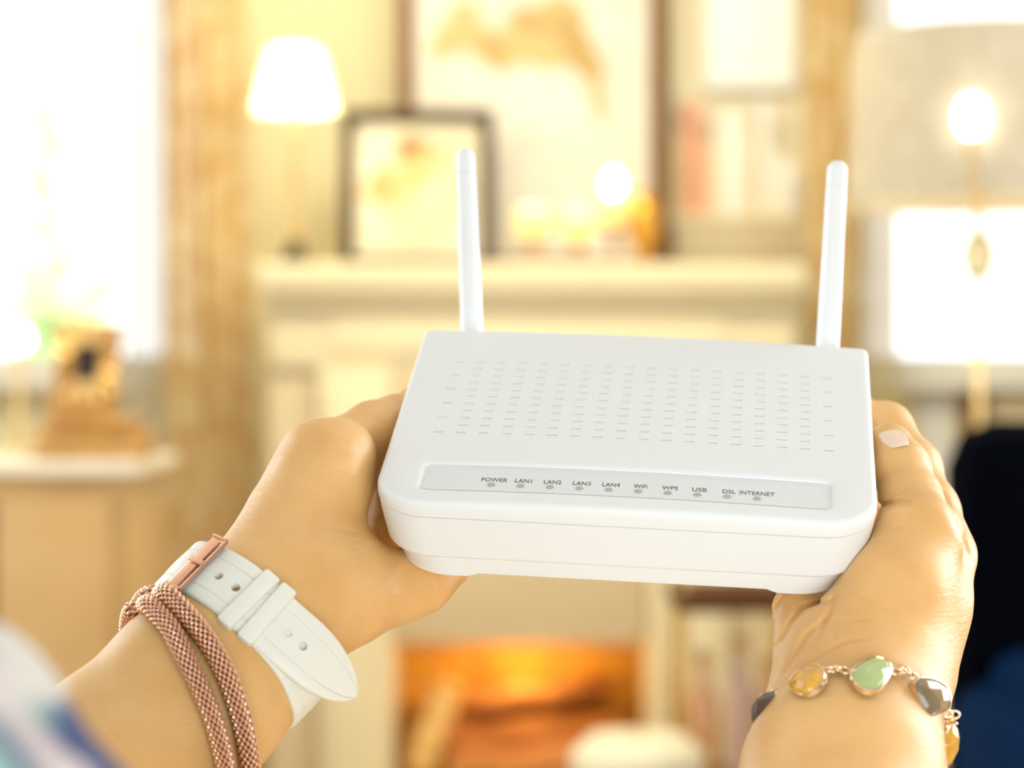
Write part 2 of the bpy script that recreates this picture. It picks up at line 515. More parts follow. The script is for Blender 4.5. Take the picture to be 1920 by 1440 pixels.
def picture(x0, y0, x1, y1, Y, bw, mt, art_m, label, z_sit=None, blobs=()):
    a, b = P(x0, y1, Y), P(x1, y0, Y)
    if z_sit is not None: a.z = z_sit
    pr = empty('framed_picture', ((a.x + b.x) / 2, Y, a.z), label, 'picture')
    bx = bw / F * Y
    box('frame_rail', (a.x, Y, b.z - bx), (b.x, Y + 0.022, b.z), mt, pr, 0.003)
    box('frame_rail', (a.x, Y, a.z), (b.x, Y + 0.022, a.z + bx), mt, pr, 0.003)
    box('frame_stile', (a.x, Y, a.z + bx), (a.x + bx, Y + 0.022, b.z - bx), mt, pr, 0.003)
    box('frame_stile', (b.x - bx, Y, a.z + bx), (b.x, Y + 0.022, b.z - bx), mt, pr, 0.003)
    pa = box('print', (a.x + bx, Y + 0.010, a.z + bx), (b.x - bx, Y + 0.018, b.z - bx), art_m, pr, 0)
    box('backing_board', (a.x + 0.004, Y + 0.018, a.z + 0.004), (b.x - 0.004, Y + 0.026, b.z - 0.004), m_brownwood, pr, 0)
    for k, (cx, cy, rx, ry, rot, mb) in enumerate(blobs):     # painted shapes on the print, a hair proud of the paper
        c = P(cx, cy, Y + 0.0095 - 0.0006 * k); bm = bmesh.new()
        n = 28
        ca, sa = math.cos(rot), math.sin(rot)
        vv = []
        for i in range(n):
            t = 2 * math.pi * i / n
            w = 1 + 0.18 * math.sin(3 * t + cx) + 0.08 * math.sin(7 * t)
            u, v = rx * w * math.cos(t) / F * Y, ry * w * math.sin(t) / F * Y
            vv.append(bm.verts.new((c.x + u * ca - v * sa, c.y, c.z + u * sa + v * ca)))
        bm.faces.new(vv)
        bm_obj('painted_shape', bm, mb, pr, False)
    return pr


YP = 4.72
zm = P(0, 492, YF - 0.06).z
m_tan = mat('tan_ink', (0.50, 0.33, 0.12), 0.7); m_tan2 = mat('pale_tan_ink', (0.60, 0.45, 0.20), 0.7); m_bn = mat('brown_ink', (0.30, 0.14, 0.035), 0.7)
m_paper = mat('cream_paper', (0.74, 0.70, 0.63), 0.6, noise=(6, (0.70, 0.64, 0.52), 0.3))
m_paper2 = mat('ivory_paper', (0.58, 0.50, 0.32), 0.6, noise=(7, (0.70, 0.66, 0.54), 0.3))
picture(748, -150, 1248, 478, YP + 0.10, 29, m_brownwood, m_paper, 'tall picture of tan feathers in a thin brown frame, leaning behind the smaller one', zm,
        [(1010, 70, 110, 60, 0.3, m_tan2), (1085, 90, 28, 75, 0.5, m_tan), (925, 90, 16, 45, 0.4, m_tan), (1000, 40, 50, 16, -0.3, m_tan), (860, 60, 60, 40, 0.8, m_tan2), (1120, 180, 14, 50, 0.3, m_tan2)])
picture(640, 205, 925, 478, YP - 0.03, 26, m_darkwood, m_paper2, 'small square picture in a black frame on the mantel beside the lamp', zm,
        [(775, 285, 34, 30, 0.4, m_bn), (760, 330, 90, 30, 0.5, m_tan2), (715, 350, 20, 40, 0.2, m_tan)])
# a white panel and books right of the tall picture
m_sandc = mat('sand_panel', (0.56, 0.47, 0.31), 0.7, noise=(5, (0.52, 0.43, 0.27), 0.4))
m_back = mat('pale_backing', (0.86, 0.78, 0.58), 0.7, noise=(5, (0.82, 0.74, 0.54), 0.4))
m_bookm = {c: mat('book_' + c, v, 0.6, noise=(20, tuple(x * 0.92 for x in v), 0.4)) for c, v in dict(coral=(0.78, 0.36, 0.22), cream=(0.85, 0.76, 0.56), white=(0.90, 0.89, 0.84), sand=(0.72, 0.56, 0.32), peach=(0.82, 0.52, 0.30)).items()}
sh = empty('wall_shelf', (P(1380, 0, YB).x, YB - 0.1, P(0, 400, YB).z), 'cream shelf of books between the tall picture and the gold curtain', 'shelf')
px_box('shelf_board', 1262, 402, 1512, 414, YB - 0.12, 0.12, m_stone, sh)
px_box('apron', 1262, 414, 1512, 492, YB - 0.11, 0.09, m_sandc, sh)
px_box('side_board', 1254, -60, 1264, 420, YB - 0.12, 0.12, m_stone, sh)
px_box('back_board', 1262, -60, 1512, 402, YB - 0.015, 0.015, m_back, sh, 0)
xs_ = 1268
bk = [('sand', 14, 250), ('coral', 34, 190), ('peach', 20, 265), ('cream', 26, 220), ('white', 26, 205), ('cream', 22, 240), ('sand', 14, 225), ('white', 22, 185), ('cream', 18, 280), ('white', 26, 300)]
ad = {'sand': 'sand coloured', 'coral': 'coral red', 'peach': 'peach', 'cream': 'cream', 'white': 'white'}
seen = {}
cnt_ = {}
for c, w, y0 in bk:
    cnt_[c] = cnt_.get(c, 0) + 1
prev = None
for k, (c, w, y0) in enumerate(bk):
    ordn = ''
    if cnt_[c] > 1:
        seen[c] = seen.get(c, 0) + 1
        ordn = ['first', 'second', 'third'][seen[c] - 1] + ' '
    lb = ('only %s book standing on the shelf beside the tall picture' % ad[c]) if cnt_[c] == 1 else ('%s%s book counted from the left on the shelf beside the tall picture' % (ordn, ad[c]))
    a, b = P(xs_, 401, YB - 0.105), P(xs_ + w - 1.5, y0, YB - 0.105)
    zz = P(0, 402, YB - 0.12).z
    B = empty('book', ((a.x + b.x) / 2, YB - 0.1, zz), lb, 'book', 'books on the wall shelf')
    box('cover', (a.x, YB - 0.105, zz), (b.x, YB - 0.03, b.z), m_bookm[c], B, 0.002)
    box('pages', (a.x + 0.002, YB - 0.101, zz + 0.003), (b.x - 0.002, YB - 0.026, b.z + 0.0008), m_bookm['white'], B, 0)
    xs_ += w
wp = empty('canvas', (P(1405, 0, YB).x, YB - 0.09, P(0, 158, YB).z), 'blank bright white canvas hung on the wall above the books', 'canvas')  # white panel added in place of a window's reflection
px_box('canvas_face', 1322, -55, 1492, 165, YB - 0.060, 0.018, mat('canvas_white', (0.96, 0.96, 0.93), 0.8), wp)
px_box('stretcher', 1326, -50, 1488, 158, YB - 0.042, 0.025, m_stone, wp)

# --- table lamp on the mantel
m_shade_lit = mat('lit_shade', (0.95, 0.90, 0.72), 0.8, emit=(1.0, 0.90, 0.60), estr=2.6)
YL = 4.55
cx = P(553, 0, YL).x
lm = empty('mantel_lamp', (cx, YL, zm), 'small brass table lamp with a glowing cream shade on the left end of the mantel', 'lamp')
s_ = YL / F
zb = P(0, 204, YL).z; ztp = P(0, 94, YL).z
lathe('lamp_shade', [(76 * s_, zb - zm), (48 * s_, ztp - zm), (46 * s_, ztp - zm), (74 * s_, zb - zm)], (cx, YL, zm), m_shade_lit, lm, 40)
lathe('stem', [(0.004, 0.05), (0.012, 0.08), (0.006, 0.12), (0.010, 0.18), (0.006, 0.2), (0.006, zb - zm + 0.05)], (cx, YL, zm), m_brass, lm, 20)
lathe('base', [(0.0, 0.0), (0.055, 0.0), (0.055, 0.008), (0.02, 0.018), (0.014, 0.05), (0.004, 0.055)], (cx, YL, zm), m_darkwood, lm, 28)
m_bulb = mat('bulb', (1, 1, 1), 0.4, emit=(1.0, 0.92, 0.70), estr=30)
lathe('bulb', [(0.0, 0.0), (0.012, 0.01), (0.014, 0.03), (0.026, 0.06), (0.026, 0.08), (0.0, 0.10)], (cx, YL, zb + 0.0), m_bulb, lm, 16)
for (x, Y, z, e, c) in ((cx, YL - 0.14, (zb + ztp) / 2, 3.6, (1, 0.84, 0.50)),):
    l = bpy.data.lights.new('lamp_glow', 'POINT'); l.energy = e; l.color = c; l.shadow_soft_size = 0.07
    o = link(bpy.data.objects.new('lamp_glow', l)); o.location = (x, Y, z)

# --- candle holders and gold vase on the mantel
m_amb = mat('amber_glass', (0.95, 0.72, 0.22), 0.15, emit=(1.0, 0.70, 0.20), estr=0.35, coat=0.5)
m_wax = mat('lit_wax', (0.98, 0.94, 0.82), 0.5, emit=(1, 0.85, 0.55), estr=0.9)
m_flame = mat('flame', (1, 0.9, 0.6), 0.5, emit=(1.0, 0.86, 0.55), estr=16)
for k, (px, py0, wd, hw, lb) in enumerate(((1000, 395, 34, .018, 'round white candle in the left gold holder on the mantel'), (1085, 402, 32, .018, 'round white candle in the middle gold holder on the mantel'),
                                           (1150, 372, 30, .012, 'lit candle in the tallest gold holder, flame bright'))):
    Y = YF + 0.03 + 0.03 * k
    x = P(px, 0, Y).x; s_ = Y / F
    c_ = empty('candle_holder', (x, Y, zm), lb, 'candle holder', 'gold candle holders on the mantel')
    zt_ = P(0, py0 + 52, Y).z - zm
    lathe('foot', [(0.0, 0), (0.034, 0), (0.034, 0.006), (0.008, 0.014), (0.006, max(zt_ * 0.5, 0.02)), (0.02, zt_), (0.0, zt_)], (x, Y, zm), m_gold, c_, 24)
    lathe('glass_cup', [(0.018, zt_), (wd * s_, zt_ + 0.012), (wd * s_, zt_ + 0.05), (wd * s_ * 0.96, zt_ + 0.05), (wd * s_ * 0.96, zt_ + 0.014), (0.017, zt_ + 0.003)], (x, Y, zm), m_amb, c_, 24)
    lathe('candle', [(0.0, zt_ + 0.003), (wd * s_ * 0.75, zt_ + 0.003), (wd * s_ * 0.75, zt_ + 0.062), (0.0, zt_ + 0.064)], (x, Y, zm), m_wax, c_, 20)
    if k == 2:
        lathe('flame', [(0.0, zt_ + 0.064), (0.013, zt_ + 0.072), (0.016, zt_ + 0.084), (0.010, zt_ + 0.10), (0.0, zt_ + 0.115)], (x, Y, zm), m_flame, c_, 12)
Y = YF + 0.12
x = P(1205, 0, Y).x
v_ = empty('gold_vase', (x, Y, zm), 'slim amber gold vase at the foot of the tall picture frame', 'vase')
lathe('body', [(0.0, 0), (0.022, 0), (0.022, 0.012), (0.012, 0.022), (0.030, 0.06), (0.036, 0.10), (0.026, 0.135), (0.016, 0.15), (0.014, 0.15), (0.02, 0.13)], (x, Y, zm), mat('amber_gold', (0.80, 0.42, 0.06), 0.3, 0.6, noise=(20, (0.70, 0.33, 0.04), 0.4)), v_, 28)
lathe('base', [(0.0, 0.0), (0.03, 0.0), (0.03, 0.012), (0.0, 0.014)], (x, Y, zm - 0.0001), m_darkwood, v_, 24)

# --- console table on the left, with its ornaments
YT = 3.3
zt2 = P(0, 893, YT).z
ct = empty('console_table', (P(60, 0, YT).x, YT + 0.2, 0), 'light wood cabinet table at the left edge, carrying the gold photo frame', 'table')
m_tab = mat('honey_wood', (0.56, 0.36, 0.14), 0.5, noise=(5, (0.46, 0.27, 0.09), 0.5))
xl, xr = P(-260, 0, YT).x, P(232, 0, YT).x
box('table_top', (xl - 0.01, YT, zt2), (xr + 0.02, YT + 0.42, zt2 + 0.022), mat('pale_top', (0.82, 0.74, 0.58), 0.4, noise=(6, (0.76, 0.66, 0.48), 0.4)), ct)
box('body', (xl, YT + 0.02, 0.12), (xr, YT + 0.40, zt2), m_tab, ct)
for i in range(2):
    x0 = xl + 0.02 + i * (xr - xl - 0.03) / 2
    x1 = x0 + (xr - xl - 0.05) / 2
    dr = box('door', (x0, YT + 0.004, 0.16), (x1, YT + 0.02, zt2 - 0.03), m_tab, ct)
    lathe('knob', [(0, 0), (0.012, 0.004), (0.012, 0.012), (0, 0.02)], (x1 - 0.03 if i == 0 else x0 + 0.03, YT - 0.004, zt2 - 0.4), m_brass, dr, 12)
for x in (xl + 0.03, xr - 0.03):
    for y in (YT + 0.05, YT + 0.37):
        lathe('leg', [(0.0, 0), (0.016, 0), (0.022, 0.12), (0.0, 0.12)], (x, y, 0), m_tab, ct, 12)
ztt = zt2 + 0.022
Yb = YT + 0.06
gb = empty('gold_box', (P(160, 0, Yb).x, Yb, ztt), 'low carved gold box on the left table, under the photo frame', 'box')
px_z = lambda py, Y: P(0, py, Y).z
a, b = P(62, 880, Yb), P(268, 812, Yb)
box('body', (a.x, Yb, ztt), (b.x, Yb + 0.12, b.z), m_gold, gb, 0.006)
box('lid', (a.x + 0.012, Yb - 0.003, b.z), (b.x - 0.02, Yb + 0.123, P(0, 785, Yb).z), m_gold, gb, 0.006)
for i in range(9):
    x = a.x + 0.012 + i * (b.x - a.x - 0.024) / 8
    lathe('boss', [(0, -0.008), (0.007, -0.004), (0.007, 0.004), (0, 0.008)], (x, Yb - 0.001, (ztt + b.z) / 2), m_brass, gb, 10)
zl = P(0, 785, Yb).z
pf = empty('photo_frame', (P(148, 0, Yb).x, Yb + 0.05, zl), 'ornate gold photo frame with a tiny dark photo, standing on the gold box', 'picture frame')
m_dk = mat('dark_photo', (0.03, 0.018, 0.012), 0.4)
a, b = P(84, 785, Yb), P(206, 600, Yb)
cxp = (a.x + b.x) / 2
tilt = Matrix.Translation(Vector((cxp, Yb + 0.04, zl))) @ Matrix.Rotation(math.radians(-9), 4, 'X') @ Matrix.Rotation(math.radians(3), 4, 'Y') @ Matrix.Translation(-Vector((cxp, Yb + 0.04, zl)))
hw = (b.x - a.x) / 2; hh = b.z - zl
wi, z0i, z1i = 0.020, zl + hh * 0.38, zl + hh * 0.76
for lo, hi, nm in (((a.x, Yb + 0.035, zl), (b.x, Yb + 0.05, z0i), 'frame_rail'), ((a.x, Yb + 0.035, z1i), (b.x, Yb + 0.05, b.z), 'frame_rail'),
                   ((a.x, Yb + 0.035, z0i), (cxp - wi, Yb + 0.05, z1i), 'frame_stile'), ((cxp + wi, Yb + 0.035, z0i), (b.x, Yb + 0.05, z1i), 'frame_stile')):
    box(nm, lo, hi, m_gold, pf, 0.002, tilt)
box('photo', (cxp - wi, Yb + 0.044, z0i), (cxp + wi, Yb + 0.049, z1i), m_dk, pf, 0, tilt)
for i in range(16):              # sunray ribs of the ornate face
    t = 2 * math.pi * i / 16
    d = Vector((math.cos(t), 0, math.sin(t)))
    c0 = Vector((cxp, Yb + 0.033, (z0i + z1i) / 2))
    k0 = 0.030; k1 = min(hw / max(abs(d.x), 1e-3), hh * 0.42 / max(abs(d.z), 1e-3)) * 0.92
    vs, fs = tube_geo([tilt @ (c0 + d * k0), tilt @ (c0 + d * k1)], 0.0025, 6)
    mesh_obj('rib', vs, fs, m_brass, pf)
m_globe = mat('lit_globe', (1, 1, 1), 0.3, emit=(0.97, 1.0, 1.0), estr=5)  # emission stands in for a bright window highlight on a glass ball
Yg = YT + 0.22
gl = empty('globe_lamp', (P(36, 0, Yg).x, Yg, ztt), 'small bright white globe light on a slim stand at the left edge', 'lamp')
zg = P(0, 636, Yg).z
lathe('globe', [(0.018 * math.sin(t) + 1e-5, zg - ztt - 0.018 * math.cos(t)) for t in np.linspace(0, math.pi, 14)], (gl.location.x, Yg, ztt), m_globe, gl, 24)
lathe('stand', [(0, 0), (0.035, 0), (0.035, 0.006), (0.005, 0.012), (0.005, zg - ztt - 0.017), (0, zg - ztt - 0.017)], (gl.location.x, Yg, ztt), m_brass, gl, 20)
# low white bowl behind the frame
Yw = YT + 0.30
bw_ = empty('white_bowl', (P(250, 0, Yw).x - 0.05, Yw, ztt), 'low cream bowl on the table behind the gold box', 'bowl')
lathe('bowl', [(0, 0), (0.03, 0), (0.05, 0.02), (0.065, 0.05), (0.062, 0.05), (0.045, 0.02), (0, 0.008)], (bw_.location.x, Yw, ztt), m_paint, bw_, 24)

# --- big table lamp on the right, window behind it
YR = 3.05
m_linen = cloth('linen_shade', (0.74, 0.69, 0.56), (0.68, 0.62, 0.49), 0.45, 60)
cx = P(1842, 0, YR).x; s_ = YR / F
rl = empty('linen_lamp', (cx, YR, P(0, 1010, YR).z), 'tall brass lamp with a wide beige linen drum shade before the right window', 'lamp')
z0, z1 = P(0, 385, YR).z, P(0, 68, YR).z
zt3 = P(0, 960, YR).z
lathe('lamp_shade', [(252 * s_, z0), (236 * s_, z1), (235 * s_, z1), (251 * s_, z0)], (cx, YR, 0), m_linen, rl, 48)
m_bulb2 = mat('clear_lit_bulb', (1, 1, 1), 0.3, emit=(1.0, 0.97, 0.80), estr=8)
# bulb set just outside the shade's near side, imitating its glare through the cloth
lathe('bulb', [(1e-5, 0.0), (0.010, 0.004), (0.017, 0.014), (0.0175, 0.030), (0.012, 0.044), (1e-5, 0.050)], (P(1822, 0, YR - 0.19).x, YR - 0.19, P(0, 218, YR - 0.19).z - 0.025), m_bulb2, rl, 16)
vs, fs = tube_geo([(P(1822, 0, YR - 0.19).x, YR - 0.19, P(0, 218, YR - 0.19).z - 0.024), (P(1826, 0, YR - 0.19).x, YR - 0.19, z0 - 0.02), (cx, YR, z0 - 0.03)], 0.005, 8)
mesh_obj('lamp_arm', vs, fs, m_brass, rl)
lathe('stem', [(0.006, zt3 + 0.03), (0.005, z0 - 0.13), (0.005, z0 + 0.1)], (cx - 0.005, YR, 0), m_brass, rl, 20)
lathe('glass_orb', [(0.005, z0 - 0.105), (0.018, z0 - 0.095), (0.026, z0 - 0.068), (0.018, z0 - 0.042), (0.005, z0 - 0.032)], (cx - 0.005, YR, 0), mat('champagne_glass', (0.98, 0.93, 0.62), 0.1, trans=0.7), rl, 24)
lathe('base', [(0, zt3), (0.07, zt3), (0.07, zt3 + 0.01), (0.012, zt3 + 0.035), (0, zt3 + 0.035)], (cx, YR, 0), m_brass, rl, 28)
l = bpy.data.lights.new('lamp_glow', 'POINT'); l.energy = 2.0; l.color = (1, 0.82, 0.5); l.shadow_soft_size = 0.03
o = link(bpy.data.objects.new('lamp_glow', l)); o.location = (cx, YR, (z0 + z1) / 2)
lt = empty('lamp_table', (cx, YR, 0), 'round brown side table carrying the linen lamp, behind the navy armchair', 'table')
lathe('table_top', [(0, zt3 - 0.03), (0.22, zt3 - 0.03), (0.22, zt3), (0, zt3)], (cx, YR, 0), m_brownwood, lt, 36)
lathe('pedestal', [(0, 0), (0.16, 0), (0.16, 0.02), (0.03, 0.05), (0.025, zt3 - 0.03), (0, zt3 - 0.03)], (cx, YR, 0), m_brownwood, lt, 24)

# --- navy armchair
YH = 2.5
m_navy = mat('navy_velvet', (0.0012, 0.0018, 0.004), 0.9, spec=0.02, noise=(8, (0.001, 0.0014, 0.003), 0.4))
m_navy2 = mat('blue_velvet', (0.002, 0.016, 0.055), 0.9, spec=0.02, noise=(8, (0.0015, 0.012, 0.045), 0.4))
ch = empty('armchair', (P(2080, 0, YH).x, YH, 0), 'navy blue velvet armchair at the right edge, with a brighter blue seat', 'chair')
a = P(1806, 0, YH).x; w_ = 0.62
zc = P(0, 790, YH).z
box('backrest', (a, YH + 0.02, 0.30), (a + w_, YH + 0.16, zc), m_navy, ch, 0.055)
box('seat', (a + 0.03, YH - 0.48, 0.30), (a + w_ - 0.03, YH + 0.06, P(0, 1262, YH - 0.2).z), m_navy2, ch, 0.04)
box('armrest', (a - 0.01, YH - 0.46, 0.28), (a + 0.10, YH + 0.04, P(0, 1330, YH - 0.2).z), m_navy2, ch, 0.035)
box('armrest', (a + w_ - 0.09, YH - 0.46, 0.28), (a + w_ + 0.02, YH + 0.04, P(0, 1330, YH - 0.2).z), m_navy2, ch, 0.035)
box('seat_frame', (a + 0.02, YH - 0.45, 0.20), (a + w_ - 0.02, YH + 0.12, 0.30), m_navy, ch, 0.01)
for x in (a + 0.06, a + w_ - 0.06):
    for y in (YH - 0.40, YH + 0.08):
        lathe('leg', [(0, 0), (0.014, 0), (0.022, 0.20), (0, 0.20)], (x, y, 0), m_darkwood, ch, 12)

# --- bar cart with bottles, right of the fireplace
YK = 3.5
m_bott = mat('amber_bottle', (0.62, 0.28, 0.08), 0.15, coat=0.6)
m_pink = mat('rose_bottle', (0.66, 0.42, 0.30), 0.3, coat=0.4)
m_cart = mat('walnut', (0.10, 0.035, 0.012), 0.6, spec=0.15, noise=(9, (0.07, 0.022, 0.008), 0.5))
bc = empty('drinks_cart', (P(1370, 0, YK).x, YK + 0.12, 0), 'small brown wood cart with brass posts, behind the right hand', 'cart')
za, zb_ = P(0, 1150, YK).z, P(0, 1112, YK).z
xa, xb = P(1268, 0, YK).x, P(1500, 0, YK).x
box('top_shelf', (xa, YK, za), (xb, YK + 0.24, zb_), m_cart, bc, 0.006)
zlo = P(0, 1480, YK).z
box('lower_shelf', (xa, YK, zlo - 0.02), (xb, YK + 0.24, zlo), m_brownwood, bc, 0.006)
for x in (xa + 0.012, xb - 0.012):
    for y in (YK + 0.015, YK + 0.225):
        vs, fs = tube_geo([(x, y, 0), (x, y, zb_ + 0.01)], 0.008, 12)
        mesh_obj('post', vs, fs, m_brass, bc)
for k, (px, tp, r, mt, lb) in enumerate(((1318, 1225, 0.026, m_bott, 'amber bottle, leftmost on the lower shelf of the cart'), (1388, 1200, 0.024, m_pink, 'rose tinted bottle in the middle of the lower shelf of the cart'),
                                         (1440, 1235, 0.026, m_bott, 'amber bottle, rightmost on the lower shelf of the cart'))):
    x = P(px, 0, YK + 0.1).x; ht = P(0, tp, YK + 0.1).z - zlo
    bt = empty('bottle', (x, YK + 0.1, zlo), lb, 'bottle', 'bottles on the drinks cart')
    lathe('body', [(0, 0), (r, 0), (r, ht * 0.62), (r * 0.4, ht * 0.78), (r * 0.38, ht * 0.94), (0, ht * 0.94)], (x, YK + 0.1, zlo), mt, bt, 20)
    lathe('stopper', [(0, ht * 0.94), (r * 0.5, ht * 0.94), (r * 0.6, ht), (0, ht * 1.03)], (x, YK + 0.1, zlo), m_brass, bt, 14)
# cream drum stool in front of the fireplace
Yq = 3.28
zq = P(0, 1372, Yq).z
cxq = P(1196, 0, Yq).x
pq = empty('drum_stool', (cxq, Yq, 0), 'round cream upholstered stool with a button top in front of the fireplace', 'stool')
lathe('cushion', [(0, 0.0), (0.08, 0.0), (0.10, 0.06), (0.104, zq * 0.5), (0.098, zq - 0.03), (0.07, zq - 0.005), (0.015, zq), (0, zq - 0.008)], (cxq, Yq, 0), mat('cream_wool', (0.80, 0.72, 0.52), 0.9, noise=(12, (0.72, 0.64, 0.44), 0.5)), pq, 32)
lathe('button', [(0, zq - 0.008), (0.012, zq - 0.004), (0.008, zq + 0.002), (0, zq + 0.004)], (cxq, Yq, 0), m_brass, pq, 12)
# ================================================================== router
RW, RD = 0.180, 0.1368
RX = Vector((0.99382672, -0.10124553, -0.04536283)).normalized()
RY = Vector((0.11068252, 0.87679529, 0.46795235)).normalized()
RZ = RX.cross(RY)
RO = Vector((-0.05079524, 0.80032063, -0.04147327 + CZ))
RM = Matrix(((RX.x, RY.x, RZ.x, RO.x), (RX.y, RY.y, RZ.y, RO.y), (RX.z, RY.z, RZ.z, RO.z), (0, 0, 0, 1)))
RMi = RM.inverted()

m_white = mat('white_plastic', (0.815, 0.825, 0.82), 0.42, bump=(2600, 0.05, 0.0002), sss=0.0, spec=0.4)
m_panel = mat('pale_grey_panel', (0.75, 0.78, 0.79), 0.30, spec=0.4)
m_led = mat('grey_lens', (0.42, 0.44, 0.40), 0.25)
m_ink = mat('dark_print', (0.10, 0.065, 0.06), 0.5)


def crown(x):
    return 0.0017 * (1 - (2 * x / RW - 1) ** 2)


def rloop(inset, z, rf, rb, cr=0.0, yf=None, nf=14, nb=5, ns=24):
    """rounded outline, front corners radius rf, back corners rb; cr = share of the crown"""
    x0, x1, y0, y1 = inset, RW - inset, (inset if yf is None else yf), RD - inset * 0.6
    out = []

    def arc(cx, cy, r, a0, n):
        for i in range(n + 1):
            a = a0 + math.pi / 2 * i / n
            out.append((cx + r * math.cos(a), cy + r * math.sin(a)))

    def line(a, b, n):
        for i in range(1, n):
            out.append((a[0] + (b[0] - a[0]) * i / n, a[1] + (b[1] - a[1]) * i / n))
    arc(x0 + rf, y0 + rf, rf, math.pi, nf)
    line((x0 + rf, y0), (x1 - rf, y0), ns)
    arc(x1 - rf, y0 + rf, rf, 1.5 * math.pi, nf)
    line((x1, y0 + rf), (x1, y1 - rb), ns)
    arc(x1 - rb, y1 - rb, rb, 0, nb)
    line((x1 - rb, y1), (x0 + rb, y1), ns)
    arc(x0 + rb, y1 - rb, rb, math.pi / 2, nb)
    line((x0, y1 - rb), (x0, y0 + rf), ns)
    return [Vector((x, y, z + cr * crown(x))) for x, y in out]


def stack(loops, cap_top=False, cap_bot=False):
    vs, fs = [], []
    n = len(loops[0])
    for l in loops: vs += l
    for i in range(len(loops) - 1):
        for k in range(n):
            j = (k + 1) % n
            fs.append((i * n + k, i * n + j, (i + 1) * n + j, (i + 1) * n + k))
    if cap_top: fs.append(tuple(range(n)))
    if cap_bot: fs.append(tuple((len(loops) - 1) * n + k for k in reversed(range(n))))
    return vs, fs


def to_world(vs):
    return [RM @ Vector(v) for v in vs]


router = empty('wifi_router', RM @ Vector((RW / 2, RD / 2, -0.033)),
               'white wireless router with two upright antennas held up in both hands', 'router')

# --- top cover: a crowned lid with slots, a recessed panel window and a rounded rim
RR = 0.0022
rim = []
for i in range(6):
    a = math.pi / 2 * i / 5
    rim.append(rloop(RR * (1 - math.sin(a)) - 0.0003 * 0, -RR * (1 - math.cos(a)), 0.019 - RR * (1 - math.sin(a)), 0.0025 - RR * (1 - math.sin(a)), 1 - 0.1 * i))
rim.append(rloop(-0.0001, -0.0042, 0.019, 0.003, 0.15))
rim.append(rloop(0.0001, -0.0058, 0.019, 0.003, 0.0))
rim.append(rloop(0.0010, -0.0059, 0.0185, 0.0025, 0.0))
outer2d = [(v.x, v.y) for v in rim[0]]


def stadium(cx, cy, w, h, n=4):
    r = h / 2
    out = []
    for s in (1, -1):
        for i in range(n + 1):
            a = (-math.pi / 2 + math.pi * i / n) + (0 if s == 1 else math.pi)
            out.append((cx + s * (w / 2 - r) + r * math.cos(a), cy + r * math.sin(a)))
    return out


def rrect(x0, x1, y0, y1, r, n=5, slx=0):
    out = []
    for cx, cy, a0 in ((x1 - r, y0 + r, -math.pi / 2), (x1 - r, y1 - r, 0), (x0 + r, y1 - r, math.pi / 2), (x0 + r, y0 + r, math.pi)):
        for i in range(n + 1):
            a = a0 + math.pi / 2 * i / n
            out.append((cx + r * math.cos(a), cy + r * math.sin(a)))
    return out


slots = []
for r in range(11):
    for c in range(18):
        if r % 2 == 1 and c in (0, 17): continue
        slots.append((0.0175 + c * 0.008553, 0.0511 + r * 0.005725))
PX0, PX1, PY0, PY1 = 0.0148, 0.1650, 0.0072, 0.0300
win = rrect(PX0, PX1, PY0, PY1, 0.0035)


def resample(loop, step):
    out = []
    n = len(loop)
    for i in range(n):
        a, b = loop[i], loop[(i + 1) % n]
        L = math.dist(a, b)
        k = max(1, int(L / step))
        for j in range(k):
            out.append((a[0] + (b[0] - a[0]) * j / k, a[1] + (b[1] - a[1]) * j / k))
    return out


win = resample(win, 0.005)
pts, cons, holes = [], [], []


def add_loop(lp):
    s = len(pts)
    pts.extend(lp)
    cons.append(list(range(s, s + len(lp))))


add_loop(outer2d)
slot_loops = [stadium(x, y, 0.0046, 0.0017) for x, y in slots]
for l in slot_loops: add_loop(l)
add_loop(win)
edges = [(lp[i], lp[(i + 1) % len(lp)]) for lp in cons for i in range(len(lp))]
xs = np.arange(0.006, RW - 0.004, 0.0085)
extra = []
for gy in list(np.arange(0.036, 0.049, 0.006)) + list(np.arange(0.1145, RD - 0.003, 0.006)):
    for gx in xs: extra.append((float(gx), float(gy)))
for gy in np.arange(0.022, RD - 0.01, 0.006):
    for gx in (0.0045, 0.009, RW - 0.009, RW - 0.0045): extra.append((gx, float(gy)))
res = delaunay_2d_cdt([Vector(p) for p in pts + extra], edges, [], 0, 1e-7)
v2, fc = res[0], res[2]


def in_slot(x, y):
    c = round((x - 0.0175) / 0.008553); r = round((y - 0.0511) / 0.005725)
    if not (0 <= c < 18 and 0 <= r < 11) or (r % 2 == 1 and c in (0, 17)): return False
    dx = abs(x - (0.0175 + c * 0.008553)); dy = abs(y - (0.0511 + r * 0.005725))
    dx = max(dx - (0.0023 - 0.00085), 0)
    return math.hypot(dx, dy) < 0.00084


vs = [Vector((v.x, v.y, crown(v.x))) for v in v2]
fs = []
for f in fc:
    cx = sum(v2[i].x for i in f) / len(f); cy = sum(v2[i].y for i in f) / len(f)
    if in_slot(cx, cy) or (PX0 < cx < PX1 and PY0 < cy < PY1 and
                           not any(math.hypot(cx - a, cy - b) > 0.0035 and (cx - a) * sx > 0 and (cy - b) * sy > 0
                                   for a, b, sx, sy in ((PX0 + .0035, PY0 + .0035, -1, -1), (PX1 - .0035, PY0 + .0035, 1, -1),
                                                        (PX0 + .0035, PY1 - .0035, -1, 1), (PX1 - .0035, PY1 - .0035, 1, 1)))):
        continue
    a, b, c = v2[f[0]], v2[f[1]], v2[f[2]]
    if (b.x - a.x) * (c.y - a.y) - (b.y - a.y) * (c.x - a.x) < 0: f = list(reversed(f))
    # keep only inside the outer outline (corner slivers fall outside the rounded corners)
    fs.append(tuple(f))
out_pts = outer2d


